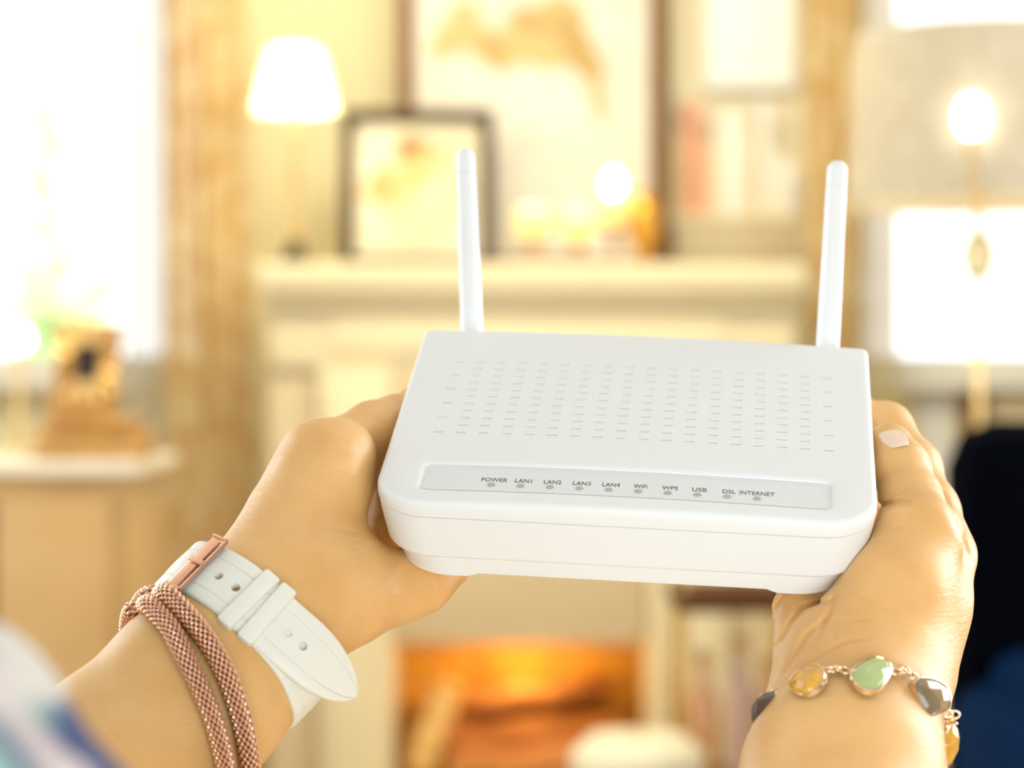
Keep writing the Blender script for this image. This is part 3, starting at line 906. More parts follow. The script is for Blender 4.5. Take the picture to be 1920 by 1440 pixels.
def inside_outer(x, y):
    c = False
    n = len(out_pts)
    for i in range(n):
        x1, y1 = out_pts[i]; x2, y2 = out_pts[(i + 1) % n]
        if (y1 > y) != (y2 > y) and x < (x2 - x1) * (y - y1) / (y2 - y1) + x1: c = not c
    return c


fs = [f for f in fs if inside_outer(sum(v2[i].x for i in f) / len(f), sum(v2[i].y for i in f) / len(f))]
# slot walls with a small rounded lip, then the floor
for (x, y), lp in zip(slots, slot_loops):
    prev = None
    for k, (sc_, dz) in enumerate(((0, 0), (0.00022, -0.00012), (0.00034, -0.0011))):
        base = len(vs)
        for (a, b) in lp:
            dx, dy = a - x, b - y
            L = math.hypot(dx, dy)
            if k == 0:
                q = (a, b)
            else:
                ex = math.copysign(max(abs(dx) - 0.00145, 0), dx)
                l2 = math.hypot(ex, dy) or 1
                q = (a - ex / l2 * sc_, b - dy / l2 * sc_)
            vs.append(Vector((q[0], q[1], crown(q[0]) + dz)))
        n = len(lp)
        if prev is not None:
            for i in range(n):
                j = (i + 1) % n
                fs.append((prev + i, prev + j, base + j, base + i))
        prev = base
    fs.append(tuple(prev + i for i in range(n)))
# window walls down to the recess
wn = len(win)
prev = None
wcx, wcy = (PX0 + PX1) / 2, (PY0 + PY1) / 2
for k, (ins, dz) in enumerate(((0, 0), (0.0005, -0.0002), (0.0011, -0.0007), (0.0013, -0.0015))):
    base = len(vs)
    for (a, b) in win:
        kx = 1 - ins / ((PX1 - PX0) / 2); ky = 1 - ins / ((PY1 - PY0) / 2)
        # the recess runs out towards its front edge
        dzz = dz * (0.25 + 0.75 * min(1, max(0, (b - PY0) / 0.012)))
        q = (wcx + (a - wcx) * kx, wcy + (b - wcy) * ky)
        vs.append(Vector((q[0], q[1], crown(q[0]) + dzz)))
    if prev is not None:
        for i in range(wn):
            j = (i + 1) % wn
            fs.append((prev + i, prev + j, base + j, base + i))
    prev = base
# rim loops
nr = len(rim[0])
base0 = len(vs)
for l in rim: vs += l
for i in range(len(rim) - 1):
    for k in range(nr):
        j = (k + 1) % nr
        fs.append((base0 + i * nr + k, base0 + (i + 1) * nr + k, base0 + (i + 1) * nr + j, base0 + i * nr + j))
bm = bmesh.new()
bv = [bm.verts.new(RM @ v) for v in vs]
for f in fs:
    try: bm.faces.new([bv[i] for i in f])
    except ValueError: pass
bmesh.ops.remove_doubles(bm, verts=bm.verts, dist=2e-6)
me = bpy.data.meshes.new('top_cover')
bmesh.ops.recalc_face_normals(bm, faces=bm.faces)
bm.to_mesh(me); bm.free()
top_cover = finish('top_cover', me, m_white, router, True, 28)

# --- lower housing and base
lp = [rloop(0.0010, -0.0059, 0.0185, 0.0025), rloop(0.0010, -0.0061, 0.0185, 0.0025), rloop(0.0003, -0.0062, 0.019, 0.003)]
for t in range(1, 7):
    u = t / 6
    lp.append(rloop(0.0003 + 0.0024 * u ** 1.2, -0.0066 - 0.0158 * u, 0.019, 0.003, yf=0.0003 + 0.0016 * u))
for i in range(1, 5):
    a = math.pi / 2 * i / 4
    lp.append(rloop(0.0027 + 0.0016 * (1 - math.cos(a)), -0.0224 - 0.0018 * math.sin(a), 0.019, 0.003, yf=0.0019 + 0.0012 * (1 - math.cos(a))))
lp.append(rloop(0.006, -0.0243, 0.019, 0.003, yf=0.0045))
vs, fs = stack(lp, cap_top=True)
lower_housing = mesh_obj('lower_housing', to_world(vs), fs, m_white, router, True, 28)
def foot_drop(v):
    """the base reaches lower at its two ends, where the feet are"""
    e = min(v.x, RW - v.x)
    t = min(1, max(0, (0.0375 - e) / 0.003))
    return -0.0014 * t


lp = [rloop(0.0046, -0.0240, 0.0190, 0.003, yf=0.0036)]
for t in range(1, 5):
    u = t / 4
    lp.append(rloop(0.0046 + 0.0026 * u, -0.0240 - 0.0070 * u, 0.0190 + 0.001 * u, 0.003, yf=0.0036 + 0.0010 * u, ns=60))
lp[0] = rloop(0.0046, -0.0240, 0.0190, 0.003, yf=0.0036, ns=60)
lp.append([v + Vector((0, 0, foot_drop(v))) for v in rloop(0.0074, -0.0316, 0.0200, 0.003, yf=0.0048, ns=60)])
lp.append([v + Vector((0, 0, foot_drop(v))) for v in rloop(0.0080, -0.0319, 0.0200, 0.003, yf=0.0054, ns=60)])
lp.append(rloop(0.0160, -0.0310, 0.0160, 0.003, yf=0.0140, ns=60))
vs, fs = stack(lp, cap_bot=True)
base_plate = mesh_obj('base_plate', to_world(vs), fs, m_white, router, True, 28)

# --- indicator panel with its print and lenses
pl = rrect(PX0 + 0.0009, PX1 - 0.0009, PY0 + 0.0010, PY1 - 0.0009, 0.0028)
pl = resample(pl, 0.006)
def panel_z(x, y):
    return crown(x) - 0.0013 * (0.25 + 0.75 * min(1, max(0, (y - PY0) / 0.012)))
bm = bmesh.new()
gx = np.linspace(PX0 - 0.0010, PX1 + 0.0010, 40); gy = np.linspace(PY0 - 0.0012, PY1 + 0.0010, 14)
grid = [[bm.verts.new(RM @ Vector((float(x), float(y), panel_z(x, y)))) for y in gy] for x in gx]
for i in range(39):
    for j in range(13):
        bm.faces.new((grid[i][j], grid[i + 1][j], grid[i + 1][j + 1], grid[i][j + 1]))
panel_bed = bm_obj('panel_bed', bm, m_white, router)
bm = bmesh.new()
x0, x1, y0, y1 = 0.0172, PX1 - 0.0024, PY0 + 0.0020, PY1 - 0.0032
gx = np.linspace(x0, x1, 40); gy = np.linspace(y0, y1, 12)
grid = [[None] * 12 for _ in gx]
for i, x in enumerate(gx):
    for j, y in enumerate(gy):
        ex = min(x - x0, x1 - x); ey = min(y - y0, y1 - y)
        xx, yy = x, y
        if ex < 0.002 and ey < 0.002:   # rounded corners
            s = 0.0006 * (1 - ex / 0.002) * (1 - ey / 0.002)
            xx += s if x < (x0 + x1) / 2 else -s
            yy += s if y < (y0 + y1) / 2 else -s
        grid[i][j] = bm.verts.new(RM @ Vector((xx, yy, panel_z(xx, yy) + 0.00012)))
for i in range(39):
    for j in range(11):
        bm.faces.new((grid[i][j], grid[i + 1][j], grid[i + 1][j + 1], grid[i][j + 1]))
panel = bm_obj('indicator_panel', bm, m_panel, router)
words = ['POWER', 'LAN1', 'LAN2', 'LAN3', 'LAN4', 'WiFi', 'WPS', 'USB', 'DSL', 'INTERNET']
widths = [0.0094, 0.0062, 0.0063, 0.0064, 0.0063, 0.0050, 0.0057, 0.0052, 0.0047, 0.0125]
for i, w in enumerate(words):
    x = 0.0421 + i * (0.1373 - 0.0421) / 9
    y = 0.0140 - 0.0004 * i / 9
    lens = []
    bm = bmesh.new()
    rings = []
    for r, dz in ((0.00150, 0.0001), (0.00140, 0.0003), (0.0009, 0.00042)):
        rings.append([bm.verts.new(RM @ Vector((x + r * math.cos(a), y + r * 1.0 * math.sin(a), panel_z(x, y) + 0.00008 + dz))) for a in np.linspace(0, 2 * math.pi, 21)[:-1]])
    for q in range(2):
        for k in range(20):
            bm.faces.new((rings[q][k], rings[q][(k + 1) % 20], rings[q + 1][(k + 1) % 20], rings[q + 1][k]))
    bm.faces.new(rings[2])
    bm_obj('indicator_light', bm, m_led, panel)
    cu = bpy.data.curves.new('txt', 'FONT')
    cu.body = w
    cu.size = 0.004
    cu.align_x = 'CENTER'
    cu.extrude = 0.00003
    to = bpy.data.objects.new('txt', cu)
    link(to)
    dg = bpy.context.evaluated_depsgraph_get()
    me = bpy.data.meshes.new_from_object(to.evaluated_get(dg))
    co = np.array([v.co[:] for v in me.vertices])
    wx = co[:, 0].max() - co[:, 0].min(); hy = co[:, 1].max() - co[:, 1].min()
    cxm = (co[:, 0].max() + co[:, 0].min()) / 2
    sx = widths[i] / wx; sy = 0.0029 / (co[:, 1].max())
    tx = x + (0.0006 if w != 'INTERNET' else 0.0)
    for v in me.vertices:
        lx = tx + (v.co.x - cxm) * sx; ly = y + 0.0029 + v.co.y * sy
        v.co = RM @ Vector((lx, ly, panel_z(lx, ly) + 0.00016 + v.co.z))
    bpy.data.objects.remove(to)
    bpy.data.curves.remove(cu)
    t = finish('lettering', me, m_ink, panel, False, 0)

# --- antennas
for (bx, by), (tx, ty), d0, d1, rb_, rt in (((886, 640), (872.5, 278), 0.931, 0.945, 0.00475, 0.0040), ((1551, 672), (1571, 301), 0.913, 0.925, 0.00480, 0.0042)):
    a, b = P(bx, by, d0), P(tx, ty, d1)
    ax = (b - a).normalized()
    an = empty('antenna', a); an.parent = router; an.location = a - router.location
    L = (b - a).length
    prof = [(0.0, rb_), (0.05, rb_ * 1.0), (0.35, rb_ * 0.97), (L - 0.0125 - 0.0, rt * 1.02), (L - 0.0122, rt * 0.90), (L - 0.0118, rt * 0.90), (L - 0.0115, rt * 1.02),
            (L - 0.0035, rt)]
    prof = [(0.0, rb_), (L * 0.3, rb_ * 0.98), (L * 0.6, rb_ * 0.92), (L - 0.0116, rt * 1.03), (L - 0.0113, rt * 0.93)]
    cap = [(L - 0.0113, rt * 0.93), (L - 0.0110, rt * 1.02), (L - rt, rt)]
    for i in range(1, 9):
        t = math.pi / 2 * i / 8
        cap.append((L - rt + rt * math.sin(t), max(rt * math.cos(t), 1e-5)))
    for nm, pr in (('rod', prof), ('tip', cap)):
        n = 28
        U = ax.orthogonal().normalized(); V = ax.cross(U)
        vs = []; fs = []
        for s, r in pr:
            for k in range(n):
                t = 2 * math.pi * k / n
                vs.append(a + ax * s + (U * math.cos(t) + V * math.sin(t)) * r)
        for i in range(len(pr) - 1):
            for k in range(n):
                fs.append((i * n + k, i * n + (k + 1) % n, (i + 1) * n + (k + 1) % n, (i + 1) * n + k))
        o = mesh_obj(nm, vs, fs, m_white, None, True, 40)
        o.parent = an; o.location = -(router.location + an.location)
    # swivel barrel that plugs into the back of the housing
    loc = RMi @ a
    p0 = RM @ Vector((loc.x, RD - 0.001, -0.015)); p1 = a
    vs, fs = tube_geo([p0, p0.lerp(p1, 0.5), p1 + ax * 0.004], [0.0045, 0.0045, rb_], 20)
    o = mesh_obj('swivel', vs, fs, m_white, None)
    o.parent = an; o.location = -(router.location + an.location)


def router_sdf(X, Y, Z):
    """rough signed distance of the housing, for hands that must not enter it"""
    q = np.stack([X, Y, Z], -1) - np.array(RO)
    lx = q @ np.array(RX); ly = q @ np.array(RY); lz = q @ np.array(RZ)
    ins = np.interp(-lz, [0, 0.0066, 0.0224, 0.0242, 0.0243, 0.0335], [0, 0.0003, 0.0027, 0.0043, 0.0052, 0.0095])
    insf = np.interp(-lz, [0, 0.0066, 0.0224, 0.0242, 0.0243, 0.0335], [0, 0.0003, 0.0019, 0.0031, 0.0038, 0.0055])
    cx = np.abs(lx - RW / 2) - (RW / 2 - ins)
    y0 = insf; y1 = RD - ins * 0.6
    cy = np.maximum(y0 - ly, ly - y1)
    rf = 0.019
    fx = cx + rf; fy = (y0 - ly) + rf
    corner = np.where((fx > 0) & (fy > 0), np.hypot(np.maximum(fx, 0), np.maximum(fy, 0)) - rf, -1)
    d2 = np.maximum(np.maximum(cx, cy), corner)
    dz = np.maximum(lz - 0.001, -0.0338 - lz)
    return np.maximum(d2, dz)
# ================================================================== arms and hands
def sdf_cone(X, a, b, ra, rb, flat=None):
    """round cone a->b; flat = (direction, factor) squeezes it along a direction"""
    a = np.array(a); b = np.array(b)
    p = X - a
    ba = b - a
    if flat is not None:
        n = np.array(flat[0]) / np.linalg.norm(flat[0]); s = flat[1]
        p = p + (s - 1) * (p @ n)[:, None] * n
        ba = ba + (s - 1) * (ba @ n) * n
    L2 = ba @ ba
    t = np.clip(p @ ba / max(L2, 1e-12), 0, 1)
    t = np.clip(t + (rb - ra) / math.sqrt(max(L2, 1e-12)) * 0.0, 0, 1)
    d = np.linalg.norm(p - t[:, None] * ba, axis=1) - (ra + (rb - ra) * t)
    return d


def smin(a, b, k):
    if k <= 0: return np.minimum(a, b)
    h = np.maximum(k - np.abs(a - b), 0) / k
    return np.minimum(a, b) - h * h * k * 0.25


def limb(X, pts, k=0.004, flat=None):
    """pts: (px, py, depth, radius mm)"""
    d = None
    for (p, q) in zip(pts[:-1], pts[1:]):
        e = sdf_cone(X, P(*p[:3]), P(*q[:3]), p[3] / 1000, q[3] / 1000, flat)
        d = e if d is None else smin(d, e, k)
    return d


def crease(X, d, pts, width, depth, dmin=0.0, dmax=9.0, pw=2):
    """a fold or ridge running past image-plane marks, taken at the skin's own distance"""
    px = 960 + F * X[:, 0] / X[:, 1]
    py = 720 - F * (X[:, 2] - CZ) / X[:, 1]
    best = np.full(len(X), 1e9); tt = np.zeros(len(X))
    n = len(pts) - 1
    for i, (p, q) in enumerate(zip(pts[:-1], pts[1:])):
        vx, vy = q[0] - p[0], q[1] - p[1]
        L2 = vx * vx + vy * vy
        t = np.clip(((px - p[0]) * vx + (py - p[1]) * vy) / L2, 0, 1)
        e = np.hypot(px - p[0] - t * vx, py - p[1] - t * vy)
        m = e < best
        best = np.where(m, e, best); tt = np.where(m, (i + t) / n, tt)
    w = np.exp(-(best / width) ** pw) * np.sin(np.pi * np.clip(tt * 0.86 + 0.07, 0, 1)) ** 0.5
    w = w * ((X[:, 1] > dmin) & (X[:, 1] < dmax))
    return d + w * depth / 1000


def surface_nets(field, lo, hi, h, name, material, parent=None):
    lo = np.array(lo); hi = np.array(hi)
    nb = np.ceil((hi - lo) / (h * 8)).astype(int)
    N = nb * 8 + 1
    # coarse pass on 8-voxel blocks
    cx = [lo[i] + (np.arange(nb[i]) + 0.5) * 8 * h for i in range(3)]
    g = np.stack(np.meshgrid(*cx, indexing='ij'), -1).reshape(-1, 3)
    dc = field(g, False)
    act = np.abs(dc) < h * 8 * 0.5 * 1.733 * 1.35 + 0.003
    grid = np.full(N, 1.0, np.float32)
    sgn = np.where(dc < 0, -1.0, 1.0).reshape(nb)
    # fill by sign, block by block
    grid[:-1, :-1, :-1] = np.repeat(np.repeat(np.repeat(sgn, 8, 0), 8, 1), 8, 2)
    idx = np.argwhere(act.reshape(nb))
    loc = np.stack(np.meshgrid(*[np.arange(9)] * 3, indexing='ij'), -1).reshape(-1, 3)
    for s in range(0, len(idx), 1500):
        blk = idx[s:s + 1500]
        ii = (blk[:, None, :] * 8 + loc[None]).reshape(-1, 3)
        d = field(lo + ii * h, True)
        grid[ii[:, 0], ii[:, 1], ii[:, 2]] = d
    ins = grid < 0
    c = ins[:-1, :-1, :-1].astype(np.int8)
    tot = np.zeros(np.array(grid.shape) - 1, np.int8)
    for a in (0, 1):
        for b in (0, 1):
            for e in (0, 1):
                tot += ins[a:ins.shape[0] - 1 + a, b:ins.shape[1] - 1 + b, e:ins.shape[2] - 1 + e]
    cells = np.argwhere((tot > 0) & (tot < 8))
    vid = np.full(tot.shape, -1, np.int32)
    vid[cells[:, 0], cells[:, 1], cells[:, 2]] = np.arange(len(cells))
    acc = np.zeros((len(cells), 3)); cnt = np.zeros(len(cells))
    corners = [(a, b, e) for a in (0, 1) for b in (0, 1) for e in (0, 1)]
    for p in corners:
        for ax in range(3):
            if p[ax] == 1: continue
            q = list(p); q[ax] = 1
            v0 = grid[cells[:, 0] + p[0], cells[:, 1] + p[1], cells[:, 2] + p[2]]
            v1 = grid[cells[:, 0] + q[0], cells[:, 1] + q[1], cells[:, 2] + q[2]]
            m = (v0 < 0) != (v1 < 0)
            t = np.where(m, v0 / np.where(v0 == v1, 1, v0 - v1), 0)
            pos = np.array(p, float)[None].repeat(len(cells), 0)
            pos[:, ax] += t
            acc[m] += pos[m]; cnt[m] += 1
    V = lo + (cells + acc / cnt[:, None]) * h
    F_ = []
    for ax in range(3):
        sl0 = [slice(None)] * 3; sl1 = [slice(None)] * 3
        sl0[ax] = slice(0, -1); sl1[ax] = slice(1, None)
        ch = ins[tuple(sl0)] != ins[tuple(sl1)]
        e = np.argwhere(ch)
        o1, o2 = [i for i in range(3) if i != ax]
        e = e[(e[:, o1] > 0) & (e[:, o2] > 0) & (e[:, o1] < tot.shape[o1]) & (e[:, o2] < tot.shape[o2])]
        flip = ins[e[:, 0], e[:, 1], e[:, 2]]

        def cid(d1, d2):
            q = e.copy(); q[:, o1] -= d1; q[:, o2] -= d2
            return vid[q[:, 0], q[:, 1], q[:, 2]]
        a_, b_, c_, d_ = cid(1, 1), cid(0, 1), cid(0, 0), cid(1, 0)
        if ax == 1: flip = ~flip
        quad = np.where(flip[:, None], np.stack([a_, b_, c_, d_], 1), np.stack([d_, c_, b_, a_], 1))
        F_.append(quad[(quad >= 0).all(1)])
    Q = np.concatenate(F_)
    # relax a little, then pull back onto the field
    for it in range(2):
        nb_ = np.zeros_like(V); ct = np.zeros(len(V))
        for i in range(4):
            a, b = Q[:, i], Q[:, (i + 1) % 4]
            for k in range(3):
                nb_[:, k] += np.bincount(a, V[b, k], len(V)) + np.bincount(b, V[a, k], len(V))
            ct += np.bincount(a, minlength=len(V)) + np.bincount(b, minlength=len(V))
        V = V * 0.5 + 0.5 * nb_ / np.maximum(ct, 1)[:, None]
    me = bpy.data.meshes.new(name)
    me.vertices.add(len(V)); me.vertices.foreach_set('co', V.astype(np.float32).ravel())
    me.loops.add(len(Q) * 4); me.loops.foreach_set('vertex_index', Q.astype(np.int32).ravel())
    me.polygons.add(len(Q)); me.polygons.foreach_set('loop_start', np.arange(0, len(Q) * 4, 4, dtype=np.int32))
    me.update(calc_edges=True)
    return me, V, Q


# flattening direction of the left forearm: it is narrower front to back
def field_left(X, fine=True):
    fl = ((0.35, -0.75, 0.50), 1.30)
    # forearm, thinnest just behind the strap, running out of the lower left corner
    d = limb(X, [(-60, 1830, 0.715, 42), (230, 1452, 0.768, 36.0), (372, 1292, 0.785, 31.5), (470, 1190, 0.799, 28.5), (548, 1108, 0.812, 28.0)], 0.01, fl)
    # back-of-hand ridge up to the index knuckle
    d = smin(d, limb(X, [(545, 1085, 0.822, 24), (572, 975, 0.832, 20.5), (603, 898, 0.838, 18.6), (612, 872, 0.840, 16.0)], 0.006), 0.018)
    d = smin(d, limb(X, [(598, 856, 0.842, 12.6), (640, 846, 0.846, 12.2)], 0.004), 0.007)
    # thumb: ball, then under the router
    th = limb(X, [(592, 1110, 0.820, 21), (668, 1108, 0.826, 17.0), (738, 1100, 0.835, 13.3), (788, 1090, 0.842, 11.3), (840, 1062, 0.851, 8.6)], 0.006)
    d = smin(d, th, 0.012)
    # index finger, rising behind and going under the router's edge
    ix = limb(X, [(640, 842, 0.858, 12.5), (700, 808, 0.876, 10.8), (740, 795, 0.890, 10.4), (790, 770, 0.906, 9.8), (860, 742, 0.935, 8.5)], 0.006)
    d = smin(d, ix, 0.0042)
    # palm body behind, with the other metacarpals
    pb = limb(X, [(585, 1070, 0.845, 20), (655, 930, 0.882, 14)], 0.006)
    pb = smin(pb, limb(X, [(620, 1080, 0.862, 16), (700, 980, 0.90, 11)], 0.004), 0.01)
    d = smin(d, pb, 0.008)
    # middle, ring and little fingers, seen only in the gap beside the router
    mf = limb(X, [(660, 905, 0.888, 10), (722, 880, 0.886, 9.2), (800, 862, 0.905, 8.5), (900, 850, 0.925, 8)], 0.004)
    rf = limb(X, [(680, 960, 0.892, 9), (735, 944, 0.884, 8.8), (830, 935, 0.890, 8), (930, 930, 0.90, 7.5)], 0.004)
    lf = limb(X, [(695, 1020, 0.880, 8), (750, 1004, 0.872, 8.2), (840, 1000, 0.875, 7.5), (910, 1000, 0.880, 7)], 0.004)
    for f_ in (mf, rf, lf): d = smin(d, f_, 0.003)
    if fine:
        # web between thumb and hand, wrinkles over the knuckle
        for y, w in ((815, .35), (829, .4), (846, .45), (858, .35), (872, .25), (888, .3)):
            d = crease(X, d, [(563 - (y - 815) * .3, y + 6), (600, y - 2), (650, y + 1)], 3.0, w * 1.15, 0.70, 0.88)
        for (a, b, w) in (((498, 930), (640, 938), .25), ((520, 965), (660, 955), .3), ((480, 1000), (600, 1040), .3), ((560, 985), (676, 1000), .4), ((500, 1035), (590, 1075), .3)):
            d = crease(X, d, [a, ((a[0] + b[0]) / 2, (a[1] + b[1]) / 2 - 5), b], 3.4, w * 1.15, 0.70, 0.88)
        d = crease(X, d, [(812, 1078), (820, 1092), (824, 1105)], 4, .5)
        d = crease(X, d, [(790, 1080), (804, 1096), (812, 1112)], 5, .4)
        d = crease(X, d, [(640, 1180), (680, 1165), (730, 1170)], 9, .5)
    rs = router_sdf(X[:, 0], X[:, 1], X[:, 2])
    return np.maximum(d, -(rs - 0.0003))


def field_right(X, fine=True):
    fl = ((0.0, 1.0, 0.1), 1.30)
    d = limb(X, [(1560, 1950, 0.69, 38), (1580, 1460, 0.762, 33.0), (1604, 1350, 0.782, 30.0), (1617, 1270, 0.797, 29.3), (1664, 1198, 0.812, 22.5)], 0.01, fl)
    # index metacarpal ridge on the outer side
    d = smin(d, limb(X, [(1678, 1240, 0.812, 20), (1730, 1130, 0.822, 17.0), (1768, 1048, 0.836, 12.6)], 0.006), 0.014)
    # thenar and thumb
    th = limb(X, [(1648, 1215, 0.797, 19), (1680, 1105, 0.802, 18.5), (1722, 1015, 0.812, 16.0)], 0.006)
    d = smin(d, th, 0.010)
    th2 = limb(X, [(1722, 1000, 0.815, 15.0), (1710, 942, 0.828, 11.0), (1690, 880, 0.842, 10.2), (1668, 838, 0.853, 9.1)], 0.005)
    d = smin(d, th2, 0.0045)
    # index finger behind the thumb, wrapping the far side
    ix = limb(X, [(1770, 1040, 0.842, 12.4), (1741, 958, 0.866, 11.0), (1710, 880, 0.888, 10.8), (1660, 806, 0.912, 10.4), (1600, 780, 0.935, 8.5), (1530, 770, 0.95, 8)], 0.006)
    d = smin(d, ix, 0.0018)
    # palm under the router
    pb = limb(X, [(1556, 1250, 0.815, 19), (1560, 1150, 0.845, 17), (1600, 1050, 0.88, 15)], 0.006)
    pb = smin(pb, limb(X, [(1640, 1200, 0.84, 20), (1690, 1060, 0.87, 18)], 0.006), 0.01)
    d = smin(d, pb, 0.008)
    hy = limb(X, [(1522, 1264, 0.800, 11.5), (1506, 1198, 0.805, 9.4), (1500, 1145, 0.818, 8.9), (1515, 1090, 0.845, 8.3), (1500, 1040, 0.87, 8)], 0.006)
    d = smin(d, hy, 0.0045)
    h2 = limb(X, [(1545, 1225, 0.806, 8.5), (1540, 1178, 0.816, 6.8), (1570, 1128, 0.832, 6.5), (1600, 1080, 0.85, 7)], 0.005)
    d = smin(d, h2, 0.0035)
    # fingers reaching under towards the middle
    for pts in ([(1640, 1000, 0.895, 10), (1540, 900, 0.915, 9), (1440, 870, 0.93, 8)], [(1610, 1050, 0.885, 10), (1500, 985, 0.892, 8.5), (1400, 960, 0.90, 8)],
                [(1560, 1080, 0.870, 9), (1480, 1045, 0.867, 8), (1400, 1030, 0.873, 7.3)]):
        d = smin(d, limb(X, pts, 0.004), 0.004)
    if fine:
        d = crease(X, d, [(1515, 1250), (1547, 1222), (1582, 1203), (1631, 1196)], 4.2, 1.0, 0.7, 0.86)
        d = crease(X, d, [(1552, 1160), (1585, 1163), (1631, 1160)], 3.2, .5, 0.7, 0.83)
        d = crease(X, d, [(1553, 1167), (1560, 1182), (1566, 1200)], 3.2, .6, 0.7, 0.83)
        d = crease(X, d, [(1566, 1112), (1556, 1145), (1538, 1182), (1530, 1205)], 5, 1.3, 0.7, 0.86)
        d = crease(X, d, [(1457, 1215), (1480, 1170), (1508, 1138), (1560, 1125)], 5, 1.8, 0.7, 0.86)
        d = crease(X, d, [(1470, 1262), (1492, 1225), (1512, 1190), (1548, 1162)], 5, 1.4, 0.7, 0.86)
        d = crease(X, d, [(1452, 1150), (1462, 1125), (1478, 1105)], 5, 1.6, 0.7, 0.87)
        d = crease(X, d, [(1640, 950), (1656, 947), (1672, 943), (1690, 938), (1708, 940)], 5, 1.6, 0.7, 0.86)
        for a, b, w in (((1690, 906), (1745, 905), .3), ((1700, 918), (1750, 920), .35), ((1690, 865), (1732, 862), .3), ((1695, 856), (1730, 851), .3), ((1640, 1010), (1700, 1030), .3),
                        ((1620, 1060), (1690, 1085), .3), ((1600, 1110), (1660, 1140), .35), ((1660, 985), (1740, 1000), .25)):
            d = crease(X, d, [a, ((a[0] + b[0]) / 2, (a[1] + b[1]) / 2 - 4), b], 3.2, w * 1.0, 0.7, 0.87)
        # dorsal furrow between thumb and first metacarpal
        d = crease(X, d, [(1768, 925), (1788, 970), (1806, 1012), (1815, 1045)], 5, .7, 0.7, 0.86)
    rs = router_sdf(X[:, 0], X[:, 1], X[:, 2])
    return np.maximum(d, -(rs - 0.0003))


def skin_material():
    m = bpy.data.materials.new('skin')
    m.use_nodes = True
    nt = m.node_tree
    b = nt.nodes['Principled BSDF']
    b.inputs['Roughness'].default_value = 0.38
    b.inputs['Subsurface Weight'].default_value = 0.35
    b.inputs['Subsurface Radius'].default_value = (1.0, 0.28, 0.10)
    b.inputs['Subsurface Scale'].default_value = 0.0035
    tc = nt.nodes.new('ShaderNodeTexCoord')
    n = nt.nodes.new('ShaderNodeTexNoise'); n.inputs['Scale'].default_value = 38; n.inputs['Detail'].default_value = 3
    r = nt.nodes.new('ShaderNodeValToRGB')
    r.color_ramp.elements[0].position = 0.35; r.color_ramp.elements[1].position = 0.68
    r.color_ramp.elements[0].color = (0.75, 0.425, 0.148, 1); r.color_ramp.elements[1].color = (0.82, 0.505, 0.205, 1)
    nt.links.new(tc.outputs['Object'], n.inputs['Vector'])
    nt.links.new(n.outputs['Fac'], r.inputs['Fac'])
    nt.links.new(r.outputs['Color'], b.inputs['Base Color'])
    v = nt.nodes.new('ShaderNodeTexVoronoi'); v.feature = 'DISTANCE_TO_EDGE'; v.inputs['Scale'].default_value = 1500
    w = nt.nodes.new('ShaderNodeTexNoise'); w.inputs['Scale'].default_value = 420; w.inputs['Detail'].default_value = 4
    mp = nt.nodes.new('ShaderNodeMapping'); mp.inputs['Scale'].default_value = (0.22, 0.5, 1.6)
    nt.links.new(tc.outputs['Object'], v.inputs['Vector'])
    nt.links.new(tc.outputs['Object'], mp.inputs['Vector'])
    nt.links.new(mp.outputs[0], w.inputs['Vector'])
    ad = nt.nodes.new('ShaderNodeMath'); ad.operation = 'MULTIPLY_ADD'; ad.inputs[1].default_value = 2.2
    nt.links.new(w.outputs['Fac'], ad.inputs[0]); nt.links.new(v.outputs['Distance'], ad.inputs[2])
    u = nt.nodes.new('ShaderNodeBump'); u.inputs['Strength'].default_value = 0.30; u.inputs['Distance'].default_value = 0.0004
    nt.links.new(ad.outputs[0], u.inputs['Height'])
    nt.links.new(u.outputs['Normal'], b.inputs['Normal'])
    return m


m_skin = skin_material()
HV = 0.0007
meL, VL, QL = surface_nets(field_left, (-0.200, 0.655, CZ - 0.225), (0.02, 0.965, CZ + 0.02), HV, 'left', m_skin)
meR, VR, QR = surface_nets(field_right, (0.060, 0.655, CZ - 0.225), (0.21, 0.985, CZ + 0.02), HV, 'right', m_skin)
print('arm verts', len(VL), len(VR))
bvhL = BVHTree.FromPolygons([tuple(v) for v in VL], [tuple(int(i) for i in q) for q in QL])
bvhR = BVHTree.FromPolygons([tuple(v) for v in VR], [tuple(int(i) for i in q) for q in QR])
pme = bpy.data.meshes.new('person')
VV = np.concatenate([VL, VR]); QQ = np.concatenate([QL, QR + len(VL)])
pme.vertices.add(len(VV)); pme.vertices.foreach_set('co', VV.astype(np.float32).ravel())
pme.loops.add(len(QQ) * 4); pme.loops.foreach_set('vertex_index', QQ.astype(np.int32).ravel())
pme.polygons.add(len(QQ)); pme.polygons.foreach_set('loop_start', np.arange(0, len(QQ) * 4, 4, dtype=np.int32))
pme.update(calc_edges=True)
pme.polygons.foreach_set('use_smooth', [True] * len(QQ))
person = finish('person', pme, m_skin, None, True, 0)
tag(person, 'person with both bare forearms reaching forward, hands holding up the white router', 'person')
for m_ in (meL, meR): bpy.data.meshes.remove(m_)


def cast(bvh, px, py):
    o = Vector((0, 0, CZ))
    dr = (P(px, py, 1.0) - o).normalized()
    h, n, i, dd = bvh.ray_cast(o, dr)
    if h is None: return None, None
    if n.dot(dr) > 0: n = -n
    return h, n
# ================================================================== sleeve, nails
def print_color(p, centers):
    return centers[min(range(len(centers)), key=lambda i: (centers[i][0] - p).length_squared / centers[i][2])][1]


